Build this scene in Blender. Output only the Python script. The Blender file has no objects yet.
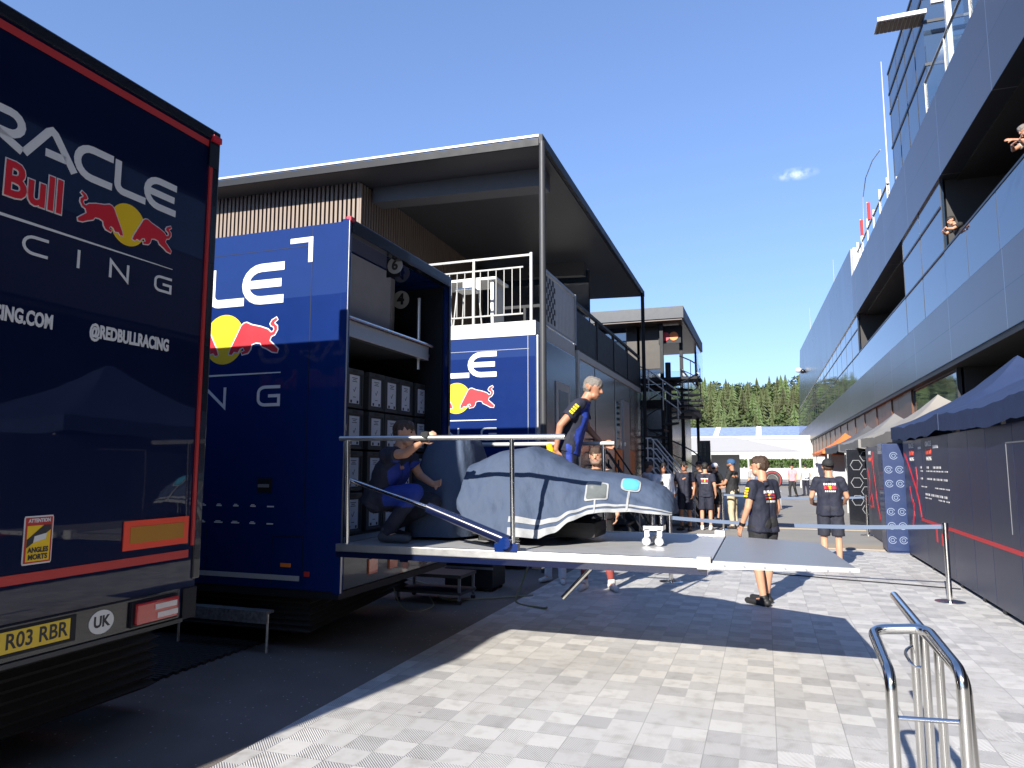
import bpy, bmesh, math, random
from mathutils import Vector, Matrix, noise, Euler
from mathutils.bvhtree import BVHTree
R = math.radians
random.seed(7)
S = bpy.context.scene
COL = S.collection

# ------------------------------------------------------------------ camera, sky, sun, exposure
cam_d = bpy.data.cameras.new('camera'); cam = bpy.data.objects.new('camera', cam_d); COL.objects.link(cam)
cam.location = (0, 0, 1.7)
cam.rotation_euler = (R(96.51), 0, R(19.5))
cam_d.sensor_width = 36; cam_d.lens = 36*710/1024; cam_d.clip_end = 4000; cam_d.clip_start = 0.05
S.camera = cam
SUN_EL, SUN_AZ = 28.0, 190.6          # azimuth clockwise from +Y
world = bpy.data.worlds.new('World'); S.world = world; world.use_nodes = True
wn, wl = world.node_tree.nodes, world.node_tree.links
bg = wn['Background']
sky = wn.new('ShaderNodeTexSky'); sky.sky_type = 'NISHITA'; sky.sun_disc = False
sky.sun_elevation = R(SUN_EL); sky.sun_rotation = R(SUN_AZ); sky.altitude = 700
sky.air_density = 1.0; sky.dust_density = 0.0; sky.ozone_density = 5.0
bg.inputs[1].default_value = 0.15
# one small wisp of cloud, part of the sky itself
tc = wn.new('ShaderNodeTexCoord')
cdir = Vector((0.0545, 1.0, 0.392)).normalized()
dot = wn.new('ShaderNodeVectorMath'); dot.operation = 'SUBTRACT'; dot.inputs[1].default_value = cdir
wl.new(tc.outputs['Generated'], dot.inputs[0])
mp = wn.new('ShaderNodeMapping'); mp.inputs['Scale'].default_value = (34, 34, 120); wl.new(dot.outputs[0], mp.inputs[0])
ln = wn.new('ShaderNodeVectorMath'); ln.operation = 'LENGTH'; wl.new(mp.outputs[0], ln.inputs[0])
nz = wn.new('ShaderNodeTexNoise'); nz.inputs['Scale'].default_value = 75; nz.inputs['Detail'].default_value = 5; wl.new(tc.outputs['Generated'], nz.inputs[0])
mr = wn.new('ShaderNodeMapRange'); mr.inputs[1].default_value = 1.0; mr.inputs[2].default_value = 0.1; wl.new(ln.outputs[1], mr.inputs[0])
m1 = wn.new('ShaderNodeMath'); m1.operation = 'MULTIPLY'; wl.new(mr.outputs[0], m1.inputs[0])
mr2 = wn.new('ShaderNodeMapRange'); mr2.inputs[1].default_value = 0.42; mr2.inputs[2].default_value = 0.7; mr2.inputs[4].default_value = .6; wl.new(nz.outputs[0], mr2.inputs[0])
wl.new(mr2.outputs[0], m1.inputs[1])
cmx = wn.new('ShaderNodeMixRGB'); cmx.inputs[2].default_value = (6.5, 6.8, 7.2, 1)
tint = wn.new('ShaderNodeMixRGB'); tint.blend_type = 'MULTIPLY'; tint.inputs[0].default_value = 1; tint.inputs[2].default_value = (.95, 1.04, 1.32, 1)
gam = wn.new('ShaderNodeGamma'); gam.inputs[1].default_value = .68; wl.new(sky.outputs[0], gam.inputs[0]); wl.new(gam.outputs[0], tint.inputs[1])
wl.new(m1.outputs[0], cmx.inputs[0]); wl.new(tint.outputs[0], cmx.inputs[1]); wl.new(cmx.outputs[0], bg.inputs[0])

sun_d = bpy.data.lights.new('sun', 'SUN'); sun = bpy.data.objects.new('sun', sun_d); COL.objects.link(sun)
sun_d.energy = 4.9; sun_d.angle = R(0.53); sun_d.color = (1.0, 0.94, 0.85)
az = R(SUN_AZ); el = R(SUN_EL)
tosun = Vector((math.sin(az)*math.cos(el), math.cos(az)*math.cos(el), math.sin(el)))
sun.rotation_euler = tosun.to_track_quat('Z', 'Y').to_euler(); sun.location = (0, -20, 30)
S.view_settings.view_transform = 'Standard'; S.view_settings.look = 'None'
S.view_settings.exposure = 0.95; S.view_settings.gamma = 1
S.cycles.max_bounces = 8; S.cycles.caustics_reflective = False; S.cycles.caustics_refractive = False

# ------------------------------------------------------------------ materials
MATS = {}
def mat(name, rgb, rough=.5, metal=0., coat=0., var=.12, nscale=6., bump=0., bscale=40., spec=.5, coat_r=.03, trans=0., alpha=1., stretch=(1, 1, 1)):
    if name in MATS: return MATS[name]
    m = bpy.data.materials.new(name); m.use_nodes = True
    n, l = m.node_tree.nodes, m.node_tree.links
    b = n['Principled BSDF']
    b.inputs['Roughness'].default_value = rough; b.inputs['Metallic'].default_value = metal
    b.inputs['Coat Weight'].default_value = coat; b.inputs['Coat Roughness'].default_value = coat_r
    b.inputs['Specular IOR Level'].default_value = spec
    b.inputs['Transmission Weight'].default_value = trans; b.inputs['Alpha'].default_value = alpha
    t = n.new('ShaderNodeTexCoord'); mpn = n.new('ShaderNodeMapping'); mpn.inputs['Scale'].default_value = stretch
    l.new(t.outputs['Object'], mpn.inputs[0])
    nt = n.new('ShaderNodeTexNoise'); nt.inputs['Scale'].default_value = nscale; nt.inputs['Detail'].default_value = 6
    l.new(mpn.outputs[0], nt.inputs[0])
    mx = n.new('ShaderNodeMixRGB'); mx.inputs[1].default_value = (*[c*(1-var) for c in rgb], 1); mx.inputs[2].default_value = (*[min(1, c*(1+var)) for c in rgb], 1)
    l.new(nt.outputs[0], mx.inputs[0]); l.new(mx.outputs[0], b.inputs['Base Color'])
    if var > 0 and rough > .08:
        rr = n.new('ShaderNodeMapRange'); rr.inputs[3].default_value = rough*.85; rr.inputs[4].default_value = min(1, rough*1.15)
        l.new(nt.outputs[0], rr.inputs[0]); l.new(rr.outputs[0], b.inputs['Roughness'])
    if bump:
        bt = n.new('ShaderNodeTexNoise'); bt.inputs['Scale'].default_value = bscale; bt.inputs['Detail'].default_value = 4
        l.new(mpn.outputs[0], bt.inputs[0])
        bp = n.new('ShaderNodeBump'); bp.inputs['Strength'].default_value = bump; bp.inputs['Distance'].default_value = .02
        l.new(bt.outputs[0], bp.inputs['Height']); l.new(bp.outputs[0], b.inputs['Normal'])
    if coat >= .9 and bump: l.new(bp.outputs[0], b.inputs['Coat Normal'])
    MATS[name] = m
    return m
def nodes_of(m): return m.node_tree.nodes, m.node_tree.links, m.node_tree.nodes['Principled BSDF']

navy   = mat('navy_paint', (.003, .019, .115), .5, coat=1., var=.10, coat_r=.02, spec=.05, bump=.03, bscale=1.3)
navyk  = mat('navy_dark_shaded', (.003, .007, .034), .5, coat=1., var=.12, coat_r=.02, spec=.05, bump=.03, bscale=1.3)  # darker navy: shade put into the truck's colour; plain dark on lift frame
black  = mat('black_paint', (.011, .013, .018), .5, var=.2, spec=.25)
blackg = mat('black_gloss', (.008, .009, .014), .25, coat=.6, var=.1)
rubber = mat('black_rubber', (.034, .033, .033), .75, var=.3, bump=.2)
white  = mat('white_vinyl', (.7, .7, .69), .4, var=.03)
redv   = mat('red_vinyl', (.62, .018, .03), .4, var=.05)
redd   = mat('red_trim', (.5, .035, .03), .35, var=.08)
yellow = mat('yellow_vinyl', (.85, .55, .01), .4, var=.04)
orange = mat('orange_panel', (.85, .22, .03), .45, var=.08)
alu    = mat('aluminium', (.62, .62, .61), .36, metal=.9, var=.12, nscale=14, stretch=(1, 6, 1))
aluw   = mat('worn_white_metal', (.48, .475, .455), .45, metal=.15, var=.14, nscale=12)
steel  = mat('stainless_steel', (.66, .65, .62), .16, metal=1., var=.06, nscale=20)
chrome = mat('chrome', (.75, .75, .76), .1, metal=1., var=.03)
greym  = mat('grey_metal', (.30, .31, .33), .4, metal=.5, var=.12)
dgrey  = mat('dark_grey_plastic', (.045, .047, .052), .5, var=.2, bump=.05)
lgrey  = mat('light_grey_panel', (.42, .43, .44), .5, var=.1)
deckm  = mat('deck_sheet', (.46, .46, .46), .45, metal=.25, var=.25, nscale=5, stretch=(1, 5, 1))
paper  = mat('paper_label', (.86, .87, .9), .6, var=.04)
ink    = mat('ink', (.03, .03, .035), .6, var=.1)
glass  = mat('facade_glass', (.03, .05, .085), .03, metal=0., var=.05, spec=1.0, coat=0., nscale=.2, bump=.05, bscale=.7)
nodes_of(glass)[2].inputs['IOR'].default_value = 2.0
clear  = mat('railing_glass', (.75, .85, .9), .02, trans=1., var=0.)
nodes_of(clear)[2].inputs['IOR'].default_value = 1.12
skin   = mat('skin', (.52, .27, .17), .5, var=.12, nscale=15)
skin2  = mat('tanned_skin', (.42, .2, .12), .5, var=.12, nscale=15)
hairb  = mat('brown_hair', (.055, .03, .018), .55, var=.4, nscale=60, bump=.6, bscale=120)
hairg  = mat('grey_hair', (.2, .18, .16), .55, var=.4, nscale=60, bump=.6, bscale=120)
hairk  = mat('black_hair', (.014, .012, .011), .5, var=.4, nscale=60, bump=.6, bscale=120)
navyc  = mat('navy_cloth', (.013, .015, .032), .8, var=.18, bump=.25, bscale=60)
bluec  = mat('royal_blue_cloth', (.012, .037, .27), .7, var=.15, bump=.25, bscale=60)
blackc = mat('black_cloth', (.016, .016, .018), .8, var=.2, bump=.25, bscale=60)
whitec = mat('white_cloth', (.66, .7, .78), .8, var=.06, bump=.2, bscale=40)
khaki  = mat('khaki_cloth', (.5, .42, .28), .8, var=.1, bump=.2, bscale=40)
shoew  = mat('white_shoe', (.68, .68, .66), .6, var=.08)
shoek  = mat('black_shoe', (.015, .015, .016), .6, var=.2)
eyem   = mat('eye', (.03, .025, .02), .2, var=0)
lipm   = mat('lip', (.4, .14, .11), .5, var=0)

# ------------------------------------------------------------------ helpers
WORKBENCH = bpy.data.scenes.new('bench')          # an empty scene where text and bodies are turned into meshes
def baked_mesh(o):
    WORKBENCH.collection.objects.link(o)
    vl = WORKBENCH.view_layers[0]; vl.update(); dg = vl.depsgraph; dg.update()
    me = bpy.data.meshes.new_from_object(o.evaluated_get(dg))
    d = o.data; bpy.data.objects.remove(o)
    (bpy.data.curves if isinstance(d, bpy.types.Curve) else bpy.data.meshes).remove(d)
    return me
def link(o, parent=None):
    COL.objects.link(o)
    if parent is not None: o.parent = parent
    return o
def tag(o, label=None, cat=None, group=None, kind=None):
    if label: o['label'] = label
    if cat: o['category'] = cat
    if group: o['group'] = group
    if kind: o['kind'] = kind
    return o
def thing(name, label, cat, loc=(0, 0, 0), rz=0., group=None):
    o = bpy.data.objects.new(name, None); o.empty_display_size = .2
    o.location = loc; o.rotation_euler = (0, 0, rz); link(o)
    return tag(o, label, cat, group)
def mesh_obj(name, me, material, parent=None, loc=None):
    o = bpy.data.objects.new(name, me)
    if material is not None and not me.materials: me.materials.append(material)
    link(o, parent)
    if loc is not None: o.location = loc
    return o
def copy_tree(o, parent=None):
    c = o.copy(); COL.objects.link(c)
    if parent is not None: c.parent = parent
    for ch in list(o.children): copy_tree(ch, c)
    return c

class MB:
    def __init__(s): s.v = []; s.f = []
    def add(s, vs, fs):
        k = len(s.v); s.v += [tuple(v) for v in vs]; s.f += [tuple(i+k for i in f) for f in fs]; return s
    def box(s, x0, x1, y0, y1, z0, z1):
        return s.add([(x0,y0,z0),(x1,y0,z0),(x1,y1,z0),(x0,y1,z0),(x0,y0,z1),(x1,y0,z1),(x1,y1,z1),(x0,y1,z1)],
                     [(0,3,2,1),(4,5,6,7),(0,1,5,4),(1,2,6,5),(2,3,7,6),(3,0,4,7)])
    def obox(s, c, size, M=None):
        hx, hy, hz = size[0]/2, size[1]/2, size[2]/2; c = Vector(c)
        vs = [Vector((x*hx, y*hy, z*hz)) for z in (-1, 1) for y in (-1, 1) for x in (-1, 1)]
        if M is not None: vs = [M @ v for v in vs]
        return s.add([v+c for v in vs], [(0,2,3,1),(4,5,7,6),(0,1,5,4),(1,3,7,5),(3,2,6,7),(2,0,4,6)])
    def prism(s, poly, fn, d):            # poly 2D -> fn(u, v, depth)
        n = len(poly)
        return s.add([fn(u, v, 0) for u, v in poly]+[fn(u, v, d) for u, v in poly],
                     [tuple(range(n))[::-1], tuple(range(n, 2*n))]+[(i, (i+1) % n, n+(i+1) % n, n+i) for i in range(n)])
    def tube(s, path, r, seg=10, cap=True):
        P = [Vector(p) for p in path]; n = len(P); rs = r if isinstance(r, (list, tuple)) else [r]*n
        k = len(s.v); prev = None
        for i, p in enumerate(P):
            d = ((P[i]-P[i-1]).normalized() if i else Vector()) + ((P[i+1]-P[i]).normalized() if i < n-1 else Vector())
            d.normalize()
            if prev is None:
                a = Vector((0, 0, 1)) if abs(d.z) < .9 else Vector((1, 0, 0)); u = d.cross(a).normalized()
            else:
                u = (prev - d*prev.dot(d)).normalized()
            prev = u; w = d.cross(u)
            s.v += [tuple(p + (u*math.cos(2*math.pi*j/seg)+w*math.sin(2*math.pi*j/seg))*rs[i]) for j in range(seg)]
        for i in range(n-1):
            for j in range(seg):
                a = k+i*seg+j; b = k+i*seg+(j+1) % seg
                s.f.append((a, b, b+seg, a+seg))
        if cap:
            s.f.append(tuple(k+j for j in range(seg))[::-1]); s.f.append(tuple(k+(n-1)*seg+j for j in range(seg)))
        return s
    def sphere(s, c, r, seg=12, rings=8, sc=(1, 1, 1)):
        c = Vector(c); k = len(s.v)
        s.v.append((c.x, c.y, c.z-r*sc[2]))
        for i in range(1, rings):
            t = -math.pi/2+math.pi*i/rings
            for j in range(seg):
                a = 2*math.pi*j/seg
                s.v.append((c.x+r*sc[0]*math.cos(t)*math.cos(a), c.y+r*sc[1]*math.cos(t)*math.sin(a), c.z+r*sc[2]*math.sin(t)))
        s.v.append((c.x, c.y, c.z+r*sc[2])); e = len(s.v)-1
        for j in range(seg):
            s.f.append((k, k+1+(j+1) % seg, k+1+j)); s.f.append((e, e-seg+j, e-seg+(j+1) % seg))
        for i in range(rings-2):
            for j in range(seg):
                a = k+1+i*seg+j; b = k+1+i*seg+(j+1) % seg
                s.f.append((a, b, b+seg, a+seg))
        return s
    def capsule(s, a, b, ra, rb, seg=14):
        a, b = Vector(a), Vector(b); d = b-a; L = d.length
        if L < 1e-5: return s.sphere(a, ra, seg, 8)
        d /= L; path = []; rs = []
        for i in range(5):
            t = math.pi/2*(1-i/4); path.append(a-d*ra*math.sin(t)*1.0); rs.append(max(ra*math.cos(t), ra*.03))
        for i in range(1, 5):
            pass
        path.append(b); rs.append(rb)
        for i in range(1, 5):
            t = math.pi/2*i/4; path.append(b+d*rb*math.sin(t)); rs.append(max(rb*math.cos(t), rb*.03))
        return s.tube(path, rs, seg)
    def build(s, name, material, parent=None, bevel=0., smooth=False, loc=None, seg=2):
        me = bpy.data.meshes.new(name); me.from_pydata(s.v, [], s.f); me.update()
        if bevel:
            bm = bmesh.new(); bm.from_mesh(me)
            bmesh.ops.bevel(bm, geom=bm.edges[:], offset=bevel, segments=seg, profile=.7, affect='EDGES', clamp_overlap=True)
            bm.to_mesh(me); bm.free()
        if smooth:
            for p in me.polygons: p.use_smooth = True
            try: me.set_sharp_from_angle(angle=R(45))
            except Exception: pass
        return mesh_obj(name, me, material, parent, loc)
def box(name, material, parent, x0, x1, y0, y1, z0, z1, bevel=0.):
    return MB().box(x0, x1, y0, y1, z0, z1).build(name, material, parent, bevel)

# stroke lettering on a plane: fn(u, v, depth)
def arc(cx, cy, rx, ry, a0, a1, n=8):
    return [(cx+rx*math.cos(R(a0+(a1-a0)*i/n)), cy+ry*math.sin(R(a0+(a1-a0)*i/n))) for i in range(n+1)]
def ribbon(mb, path, w, fn, d):
    path = [p for i, p in enumerate(path) if i == 0 or (Vector(p)-Vector(path[i-1])).length > 1e-5]
    n = len(path); L = []; Rr = []
    closed = (Vector(path[0])-Vector(path[-1])).length < 1e-6
    for i in range(n):
        p = Vector(path[i])
        if closed:
            pa = Vector(path[i-1]) if i else Vector(path[-2]); pb = Vector(path[i+1]) if i < n-1 else Vector(path[1])
        else:
            pa = Vector(path[i-1]) if i else None; pb = Vector(path[i+1]) if i < n-1 else None
        t1 = (p-pa).normalized() if pa is not None else None; t2 = (pb-p).normalized() if pb is not None else None
        if t1 is None: t1 = t2
        if t2 is None: t2 = t1
        n1 = Vector((-t1.y, t1.x)); n2 = Vector((-t2.y, t2.x)); m = n1+n2
        if m.length < 1e-4: m = n1
        m.normalize(); k = min(2.2, 1/max(.3, m.dot(n1)))
        L.append(p+m*w/2*k); Rr.append(p-m*w/2*k)
    k0 = len(mb.v)
    for i in range(n):
        for q in (L[i], Rr[i]): mb.v.append(tuple(fn(q.x, q.y, 0)))
        for q in (L[i], Rr[i]): mb.v.append(tuple(fn(q.x, q.y, d)))
    for i in range(n-1):
        a = k0+4*i; b = a+4
        mb.f += [(a+2, a+3, b+3, b+2), (a, b, b+1, a+1), (a, a+2, b+2, b), (a+1, b+1, b+3, a+3)]
    mb.f += [(k0, k0+1, k0+3, k0+2), (k0+4*n-4, k0+4*n-2, k0+4*n-1, k0+4*n-3)]
GLYPH = {
 'E': lambda: [[(1, .93), (.45, .93)]+arc(.45, .5, .38, .43, 90, 270, 10)+[(1, .07)], [(.16, .5), (.94, .5)]],
 'C': lambda: [[(1, .93), (.45, .93)]+arc(.45, .5, .38, .43, 90, 270, 10)+[(1, .07)]],
 'O': lambda: [[(.6, .93), (.4, .93)]+arc(.4, .5, .33, .43, 90, 270, 10)+[(.6, .07)]+arc(.6, .5, .33, .43, -90, 90, 10)],
 'L': lambda: [[(.07, 1), (.07, .3)]+arc(.28, .28, .21, .21, 180, 270, 5)+[(1, .07)]],
 'A': lambda: [[(.02, 0), (.43, .86), (.5, .93), (.57, .86), (.98, 0)], [(.4, .27), (.8, .27)]],
 'R': lambda: [[(.0, .93), (.7, .93)]+arc(.7, .64, .24, .29, 90, -90, 8)+[(.3, .35)], [(.42, .35), (.98, 0)]],
 'I': lambda: [[(.5, 0), (.5, 1)]],
 'N': lambda: [[(.05, 0), (.05, .98), (.95, .02), (.95, 1)]],
 'G': lambda: [[(1, .93), (.35, .93)]+arc(.35, .65, .28, .28, 90, 180, 5)+arc(.35, .35, .28, .28, 180, 270, 5)+[(.95, .07), (.95, .5), (.5, .5)]],
}
def letters(mb, items, h, w, fn, d, v0):
    for ch, u0, u1 in items:
        for st in GLYPH[ch]():
            ribbon(mb, [(u0+(u1-u0)*a, v0+h*b) for a, b in st], w, fn, d)
_tc = {}
def text(name, string, size, M, material, parent, bold=0., sx=1., depth=.0015, align='CENTER'):
    key = (string, bold, sx, align, size)
    cu = bpy.data.curves.new('t', 'FONT'); cu.body = string; cu.size = size; cu.offset = bold; cu.extrude = depth
    cu.align_x = align; cu.align_y = 'CENTER'; cu.resolution_u = 3
    me = baked_mesh(bpy.data.objects.new('t', cu))
    me.transform(M @ Matrix.Diagonal((sx, 1, 1, 1))); me.materials.clear()
    return mesh_obj(name, me, material, parent)
def plane_mat(o, u, v):
    u = Vector(u).normalized(); v = Vector(v).normalized(); w = u.cross(v)
    return Matrix(((u.x, v.x, w.x, o[0]), (u.y, v.y, w.y, o[1]), (u.z, v.z, w.z, o[2]), (0, 0, 0, 1)))

BULL = [(150,472),(156,452),(166,430),(182,396),(203,350),(214,340),(226,338),(250,350),(290,361),(322,374),(336,388),(346,386),(351,376),(348,364),(336,358),(332,350),(340,336),(358,325),(363,334),(349,346),(352,353),(362,362),(363,378),(352,398),(337,404),(331,424),(350,443),(369,462),(366,476),(345,472),(324,458),(300,446),(291,430),(270,427),(251,434),(247,455),(236,470),(211,476),(207,466),(222,460),(214,445),(199,450),(190,466),(172,462),(163,475)]
def offset_poly(P, d):
    out = []; n = len(P)
    area = sum(P[i][0]*P[(i+1) % n][1]-P[(i+1) % n][0]*P[i][1] for i in range(n)); sg = 1 if area > 0 else -1
    for i in range(n):
        a, b, c = Vector(P[i-1]), Vector(P[i]), Vector(P[(i+1) % n])
        t1 = (b-a).normalized(); t2 = (c-b).normalized()
        m = Vector((t1.y+t2.y, -(t1.x+t2.x)))
        if m.length < 1e-3: m = Vector((t1.y, -t1.x))
        m.normalize(); q = b+m*d*sg; out.append((q.x, q.y))
    return out
def team_logo(parent, fn, s=1.):
    """big fleet lettering: ORACLE / Red Bull + two bulls and sun / RACING; fn(u, v, d); origin = right edge, height of the sun's centre"""
    f = lambda u, v, d: fn(u*s, v*s, d)
    mb = MB()
    letters(mb, [('O',-3.12,-2.54),('R',-2.5,-1.98),('A',-1.98,-1.40),('C',-1.42,-.94),('L',-.90,-.47),('E',-.49,0.)], .38, .082, f, .003, .34)
    letters(mb, [('R',-3.1,-2.84),('A',-2.5,-2.2),('C',-1.92,-1.64),('I',-1.42,-1.16),('N',-.9,-.64),('G',-.27,0.)], .2, .03, f, .003, -.68)
    mb.add([f(-3.12,-.385,.003),f(0,-.362,.003),f(0,-.352,.003),f(-3.12,-.345,.003)], [(0,1,2,3)])
    mb.build('lettering', white, parent)
    sc = lambda x, y: ((x-385)*.00265, (405-y)*.00227)
    b1 = [sc(*p) for p in BULL]; b2 = [(-1.38-u, v) for u, v in b1][::-1]
    MB().prism([(-.69+.245*math.cos(2*math.pi*i/36), .25*math.sin(2*math.pi*i/36)) for i in range(36)], f, .002).build('sun_disc', yellow, parent)
    for b in (b1, b2):
        o = MB().prism(offset_poly(b, .012), f, .004).build('emblem_outline', white, parent)
        MB().prism(b, f, .006).build('bull_emblem', redv, parent)
    for st, u in (('Red', -2.72), ('Bull', -1.84)):
        o0 = Vector(fn(u*s, 0, .004)); uu = Vector(fn(u*s+1, 0, .004))-o0; vv = Vector(fn(u*s, 1, .004))-o0
        text('emblem_outline', st, .5*s, plane_mat(o0, uu, vv), white, parent, bold=.026*s, sx=.86)
        o1 = Vector(fn(u*s, 0, .0065))
        text('brand_lettering', st, .5*s, plane_mat(o1, uu, vv), redv, parent, bold=.012*s, sx=.86)

# ------------------------------------------------------------------ ground
asph = mat('asphalt', (.045, .045, .048), .85, var=.25, nscale=3, bump=.4, bscale=90)
G = MB().add([(-1500,-1500,-.012),(1500,-1500,-.012),(1500,1500,-.012),(-1500,1500,-.012)], [(0,1,2,3)]).build('ground', asph); tag(G, kind='structure')
# dark rubber matting along the trucks
carp = mat('rubber_matting', (.185, .160, .142), .85, var=.3, nscale=2.5, bump=.5, bscale=160)
n, l, b = nodes_of(carp)
t = n.new('ShaderNodeTexCoord'); vo = n.new('ShaderNodeTexVoronoi'); vo.inputs['Scale'].default_value = 22; l.new(t.outputs['Object'], vo.inputs[0])
ra = n.new('ShaderNodeMapRange'); ra.inputs[1].default_value = .16; ra.inputs[2].default_value = .10; ra.inputs[4].default_value = .75
l.new(vo.outputs['Distance'], ra.inputs[0])
wn2 = n.new('ShaderNodeTexWhiteNoise'); l.new(vo.outputs['Position'], wn2.inputs[0])
gt = n.new('ShaderNodeMath'); gt.operation = 'GREATER_THAN'; gt.inputs[1].default_value = .72; l.new(wn2.outputs[0], gt.inputs[0])
mu = n.new('ShaderNodeMath'); mu.operation = 'MULTIPLY'; l.new(ra.outputs[0], mu.inputs[0]); l.new(gt.outputs[0], mu.inputs[1])
mx = n.new('ShaderNodeMixRGB'); old = b.inputs['Base Color'].links[0].from_socket
l.new(mu.outputs[0], mx.inputs[0]); l.new(old, mx.inputs[1]); mx.inputs[2].default_value = (.85, .8, .75, 1); l.new(mx.outputs[0], b.inputs['Base Color'])
o = MB().box(-30, -2.995, -25, 60, -.01, .006).build('ground_matting', carp); tag(o, kind='structure')
# light chequered plastic tiles
tile = bpy.data.materials.new('plastic_tiles'); tile.use_nodes = True
n, l = tile.node_tree.nodes, tile.node_tree.links; b = n['Principled BSDF']; b.inputs['Roughness'].default_value = .55
def math_node(n, l, op, a, bb=None, c=None):
    q = n.new('ShaderNodeMath'); q.operation = op
    for i, x in enumerate((a, bb, c)):
        if x is None: continue
        if isinstance(x, (int, float)): q.inputs[i].default_value = x
        else: l.new(x, q.inputs[i])
    return q.outputs[0]
t = n.new('ShaderNodeTexCoord'); sx = n.new('ShaderNodeSeparateXYZ'); l.new(t.outputs['Object'], sx.inputs[0])
TS = .205
ux = math_node(n, l, 'DIVIDE', sx.outputs[0], TS); uy = math_node(n, l, 'DIVIDE', sx.outputs[1], TS)
fx = math_node(n, l, 'FLOOR', ux); fy = math_node(n, l, 'FLOOR', uy)
chk = math_node(n, l, 'FLOORED_MODULO', math_node(n, l, 'ADD', fx, fy), 2.0)
cb = n.new('ShaderNodeCombineXYZ'); l.new(fx, cb.inputs[0]); l.new(fy, cb.inputs[1])
wnz = n.new('ShaderNodeTexWhiteNoise'); l.new(cb.outputs[0], wnz.inputs[0])
big = n.new('ShaderNodeTexNoise'); big.inputs['Scale'].default_value = .45; big.inputs['Detail'].default_value = 7; l.new(t.outputs['Object'], big.inputs[0])
fine = n.new('ShaderNodeTexNoise'); fine.inputs['Scale'].default_value = 9; fine.inputs['Detail'].default_value = 8; l.new(t.outputs['Object'], fine.inputs[0])
mc = n.new('ShaderNodeMixRGB'); mc.inputs[1].default_value = (.68, .67, .65, 1); mc.inputs[2].default_value = (.50, .495, .49, 1)
rnd = math_node(n, l, 'MULTIPLY_ADD', wnz.outputs[0], 1.0, -.5)
fac = math_node(n, l, 'ADD', math_node(n, l, 'MULTIPLY_ADD', chk, .30, .27), rnd); 
cl = n.new('ShaderNodeClamp'); l.new(fac, cl.inputs[0]); l.new(cl.outputs[0], mc.inputs[0])
dirt = n.new('ShaderNodeMixRGB'); dirt.blend_type = 'MULTIPLY'; l.new(mc.outputs[0], dirt.inputs[1])
dr = n.new('ShaderNodeMapRange'); dr.inputs[1].default_value = .35; dr.inputs[2].default_value = .7; l.new(big.outputs[0], dr.inputs[0])
l.new(dr.outputs[0], dirt.inputs[0]); dirt.inputs[2].default_value = (.91, .895, .87, 1)
d2 = n.new('ShaderNodeMixRGB'); d2.blend_type = 'MULTIPLY'; l.new(dirt.outputs[0], d2.inputs[1])
dr2 = n.new('ShaderNodeMapRange'); dr2.inputs[1].default_value = .5; dr2.inputs[2].default_value = .75; l.new(fine.outputs[0], dr2.inputs[0])
l.new(dr2.outputs[0], d2.inputs[0]); d2.inputs[2].default_value = (.78, .77, .75, 1)
st1 = n.new('ShaderNodeTexNoise'); st1.inputs['Scale'].default_value = 2.2; st1.inputs['Detail'].default_value = 9; st1.inputs['Roughness'].default_value = .72; l.new(t.outputs['Object'], st1.inputs[0])
sr = n.new('ShaderNodeMapRange'); sr.inputs[1].default_value = .56; sr.inputs[2].default_value = .74; sr.inputs[4].default_value = .42; l.new(st1.outputs[0], sr.inputs[0])
d25 = n.new('ShaderNodeMixRGB'); d25.blend_type = 'MULTIPLY'; l.new(sr.outputs[0], d25.inputs[0]); l.new(d2.outputs[0], d25.inputs[1]); d25.inputs[2].default_value = (.5, .48, .44, 1)
sp1 = n.new('ShaderNodeTexVoronoi'); sp1.inputs['Scale'].default_value = 3.1; l.new(t.outputs['Object'], sp1.inputs[0])
spw = n.new('ShaderNodeTexWhiteNoise'); l.new(sp1.outputs['Position'], spw.inputs[0])
spm = math_node(n, l, 'MULTIPLY', math_node(n, l, 'LESS_THAN', sp1.outputs['Distance'], .045), math_node(n, l, 'GREATER_THAN', spw.outputs[0], .74))
d26 = n.new('ShaderNodeMixRGB'); l.new(math_node(n, l, 'MULTIPLY', spm, .55), d26.inputs[0]); l.new(d25.outputs[0], d26.inputs[1]); d26.inputs[2].default_value = (.13, .12, .11, 1)
mapm = n.new('ShaderNodeMapping'); mapm.inputs['Rotation'].default_value = (0, 0, R(8)); mapm.inputs['Scale'].default_value = (2.6, .10, 1); l.new(t.outputs['Object'], mapm.inputs[0])
trk = n.new('ShaderNodeTexNoise'); trk.inputs['Scale'].default_value = 1.6; trk.inputs['Detail'].default_value = 4; l.new(mapm.outputs[0], trk.inputs[0])
tkr = n.new('ShaderNodeMapRange'); tkr.inputs[1].default_value = .60; tkr.inputs[2].default_value = .72; tkr.inputs[4].default_value = .22; l.new(trk.outputs[0], tkr.inputs[0])
d27 = n.new('ShaderNodeMixRGB'); l.new(tkr.outputs[0], d27.inputs[0]); l.new(d26.outputs[0], d27.inputs[1]); d27.inputs[2].default_value = (.2, .19, .18, 1)
frx = math_node(n, l, 'FRACT', math_node(n, l, 'DIVIDE', ux, 2)); fry = math_node(n, l, 'FRACT', math_node(n, l, 'DIVIDE', uy, 2))
ex = math_node(n, l, 'LESS_THAN', frx, .012); ey = math_node(n, l, 'LESS_THAN', fry, .012); ed = math_node(n, l, 'MAXIMUM', ex, ey)
d3 = n.new('ShaderNodeMixRGB'); l.new(math_node(n, l, 'MULTIPLY', ed, .5), d3.inputs[0]); l.new(d27.outputs[0], d3.inputs[1]); d3.inputs[2].default_value = (.12, .12, .12, 1)
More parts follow.
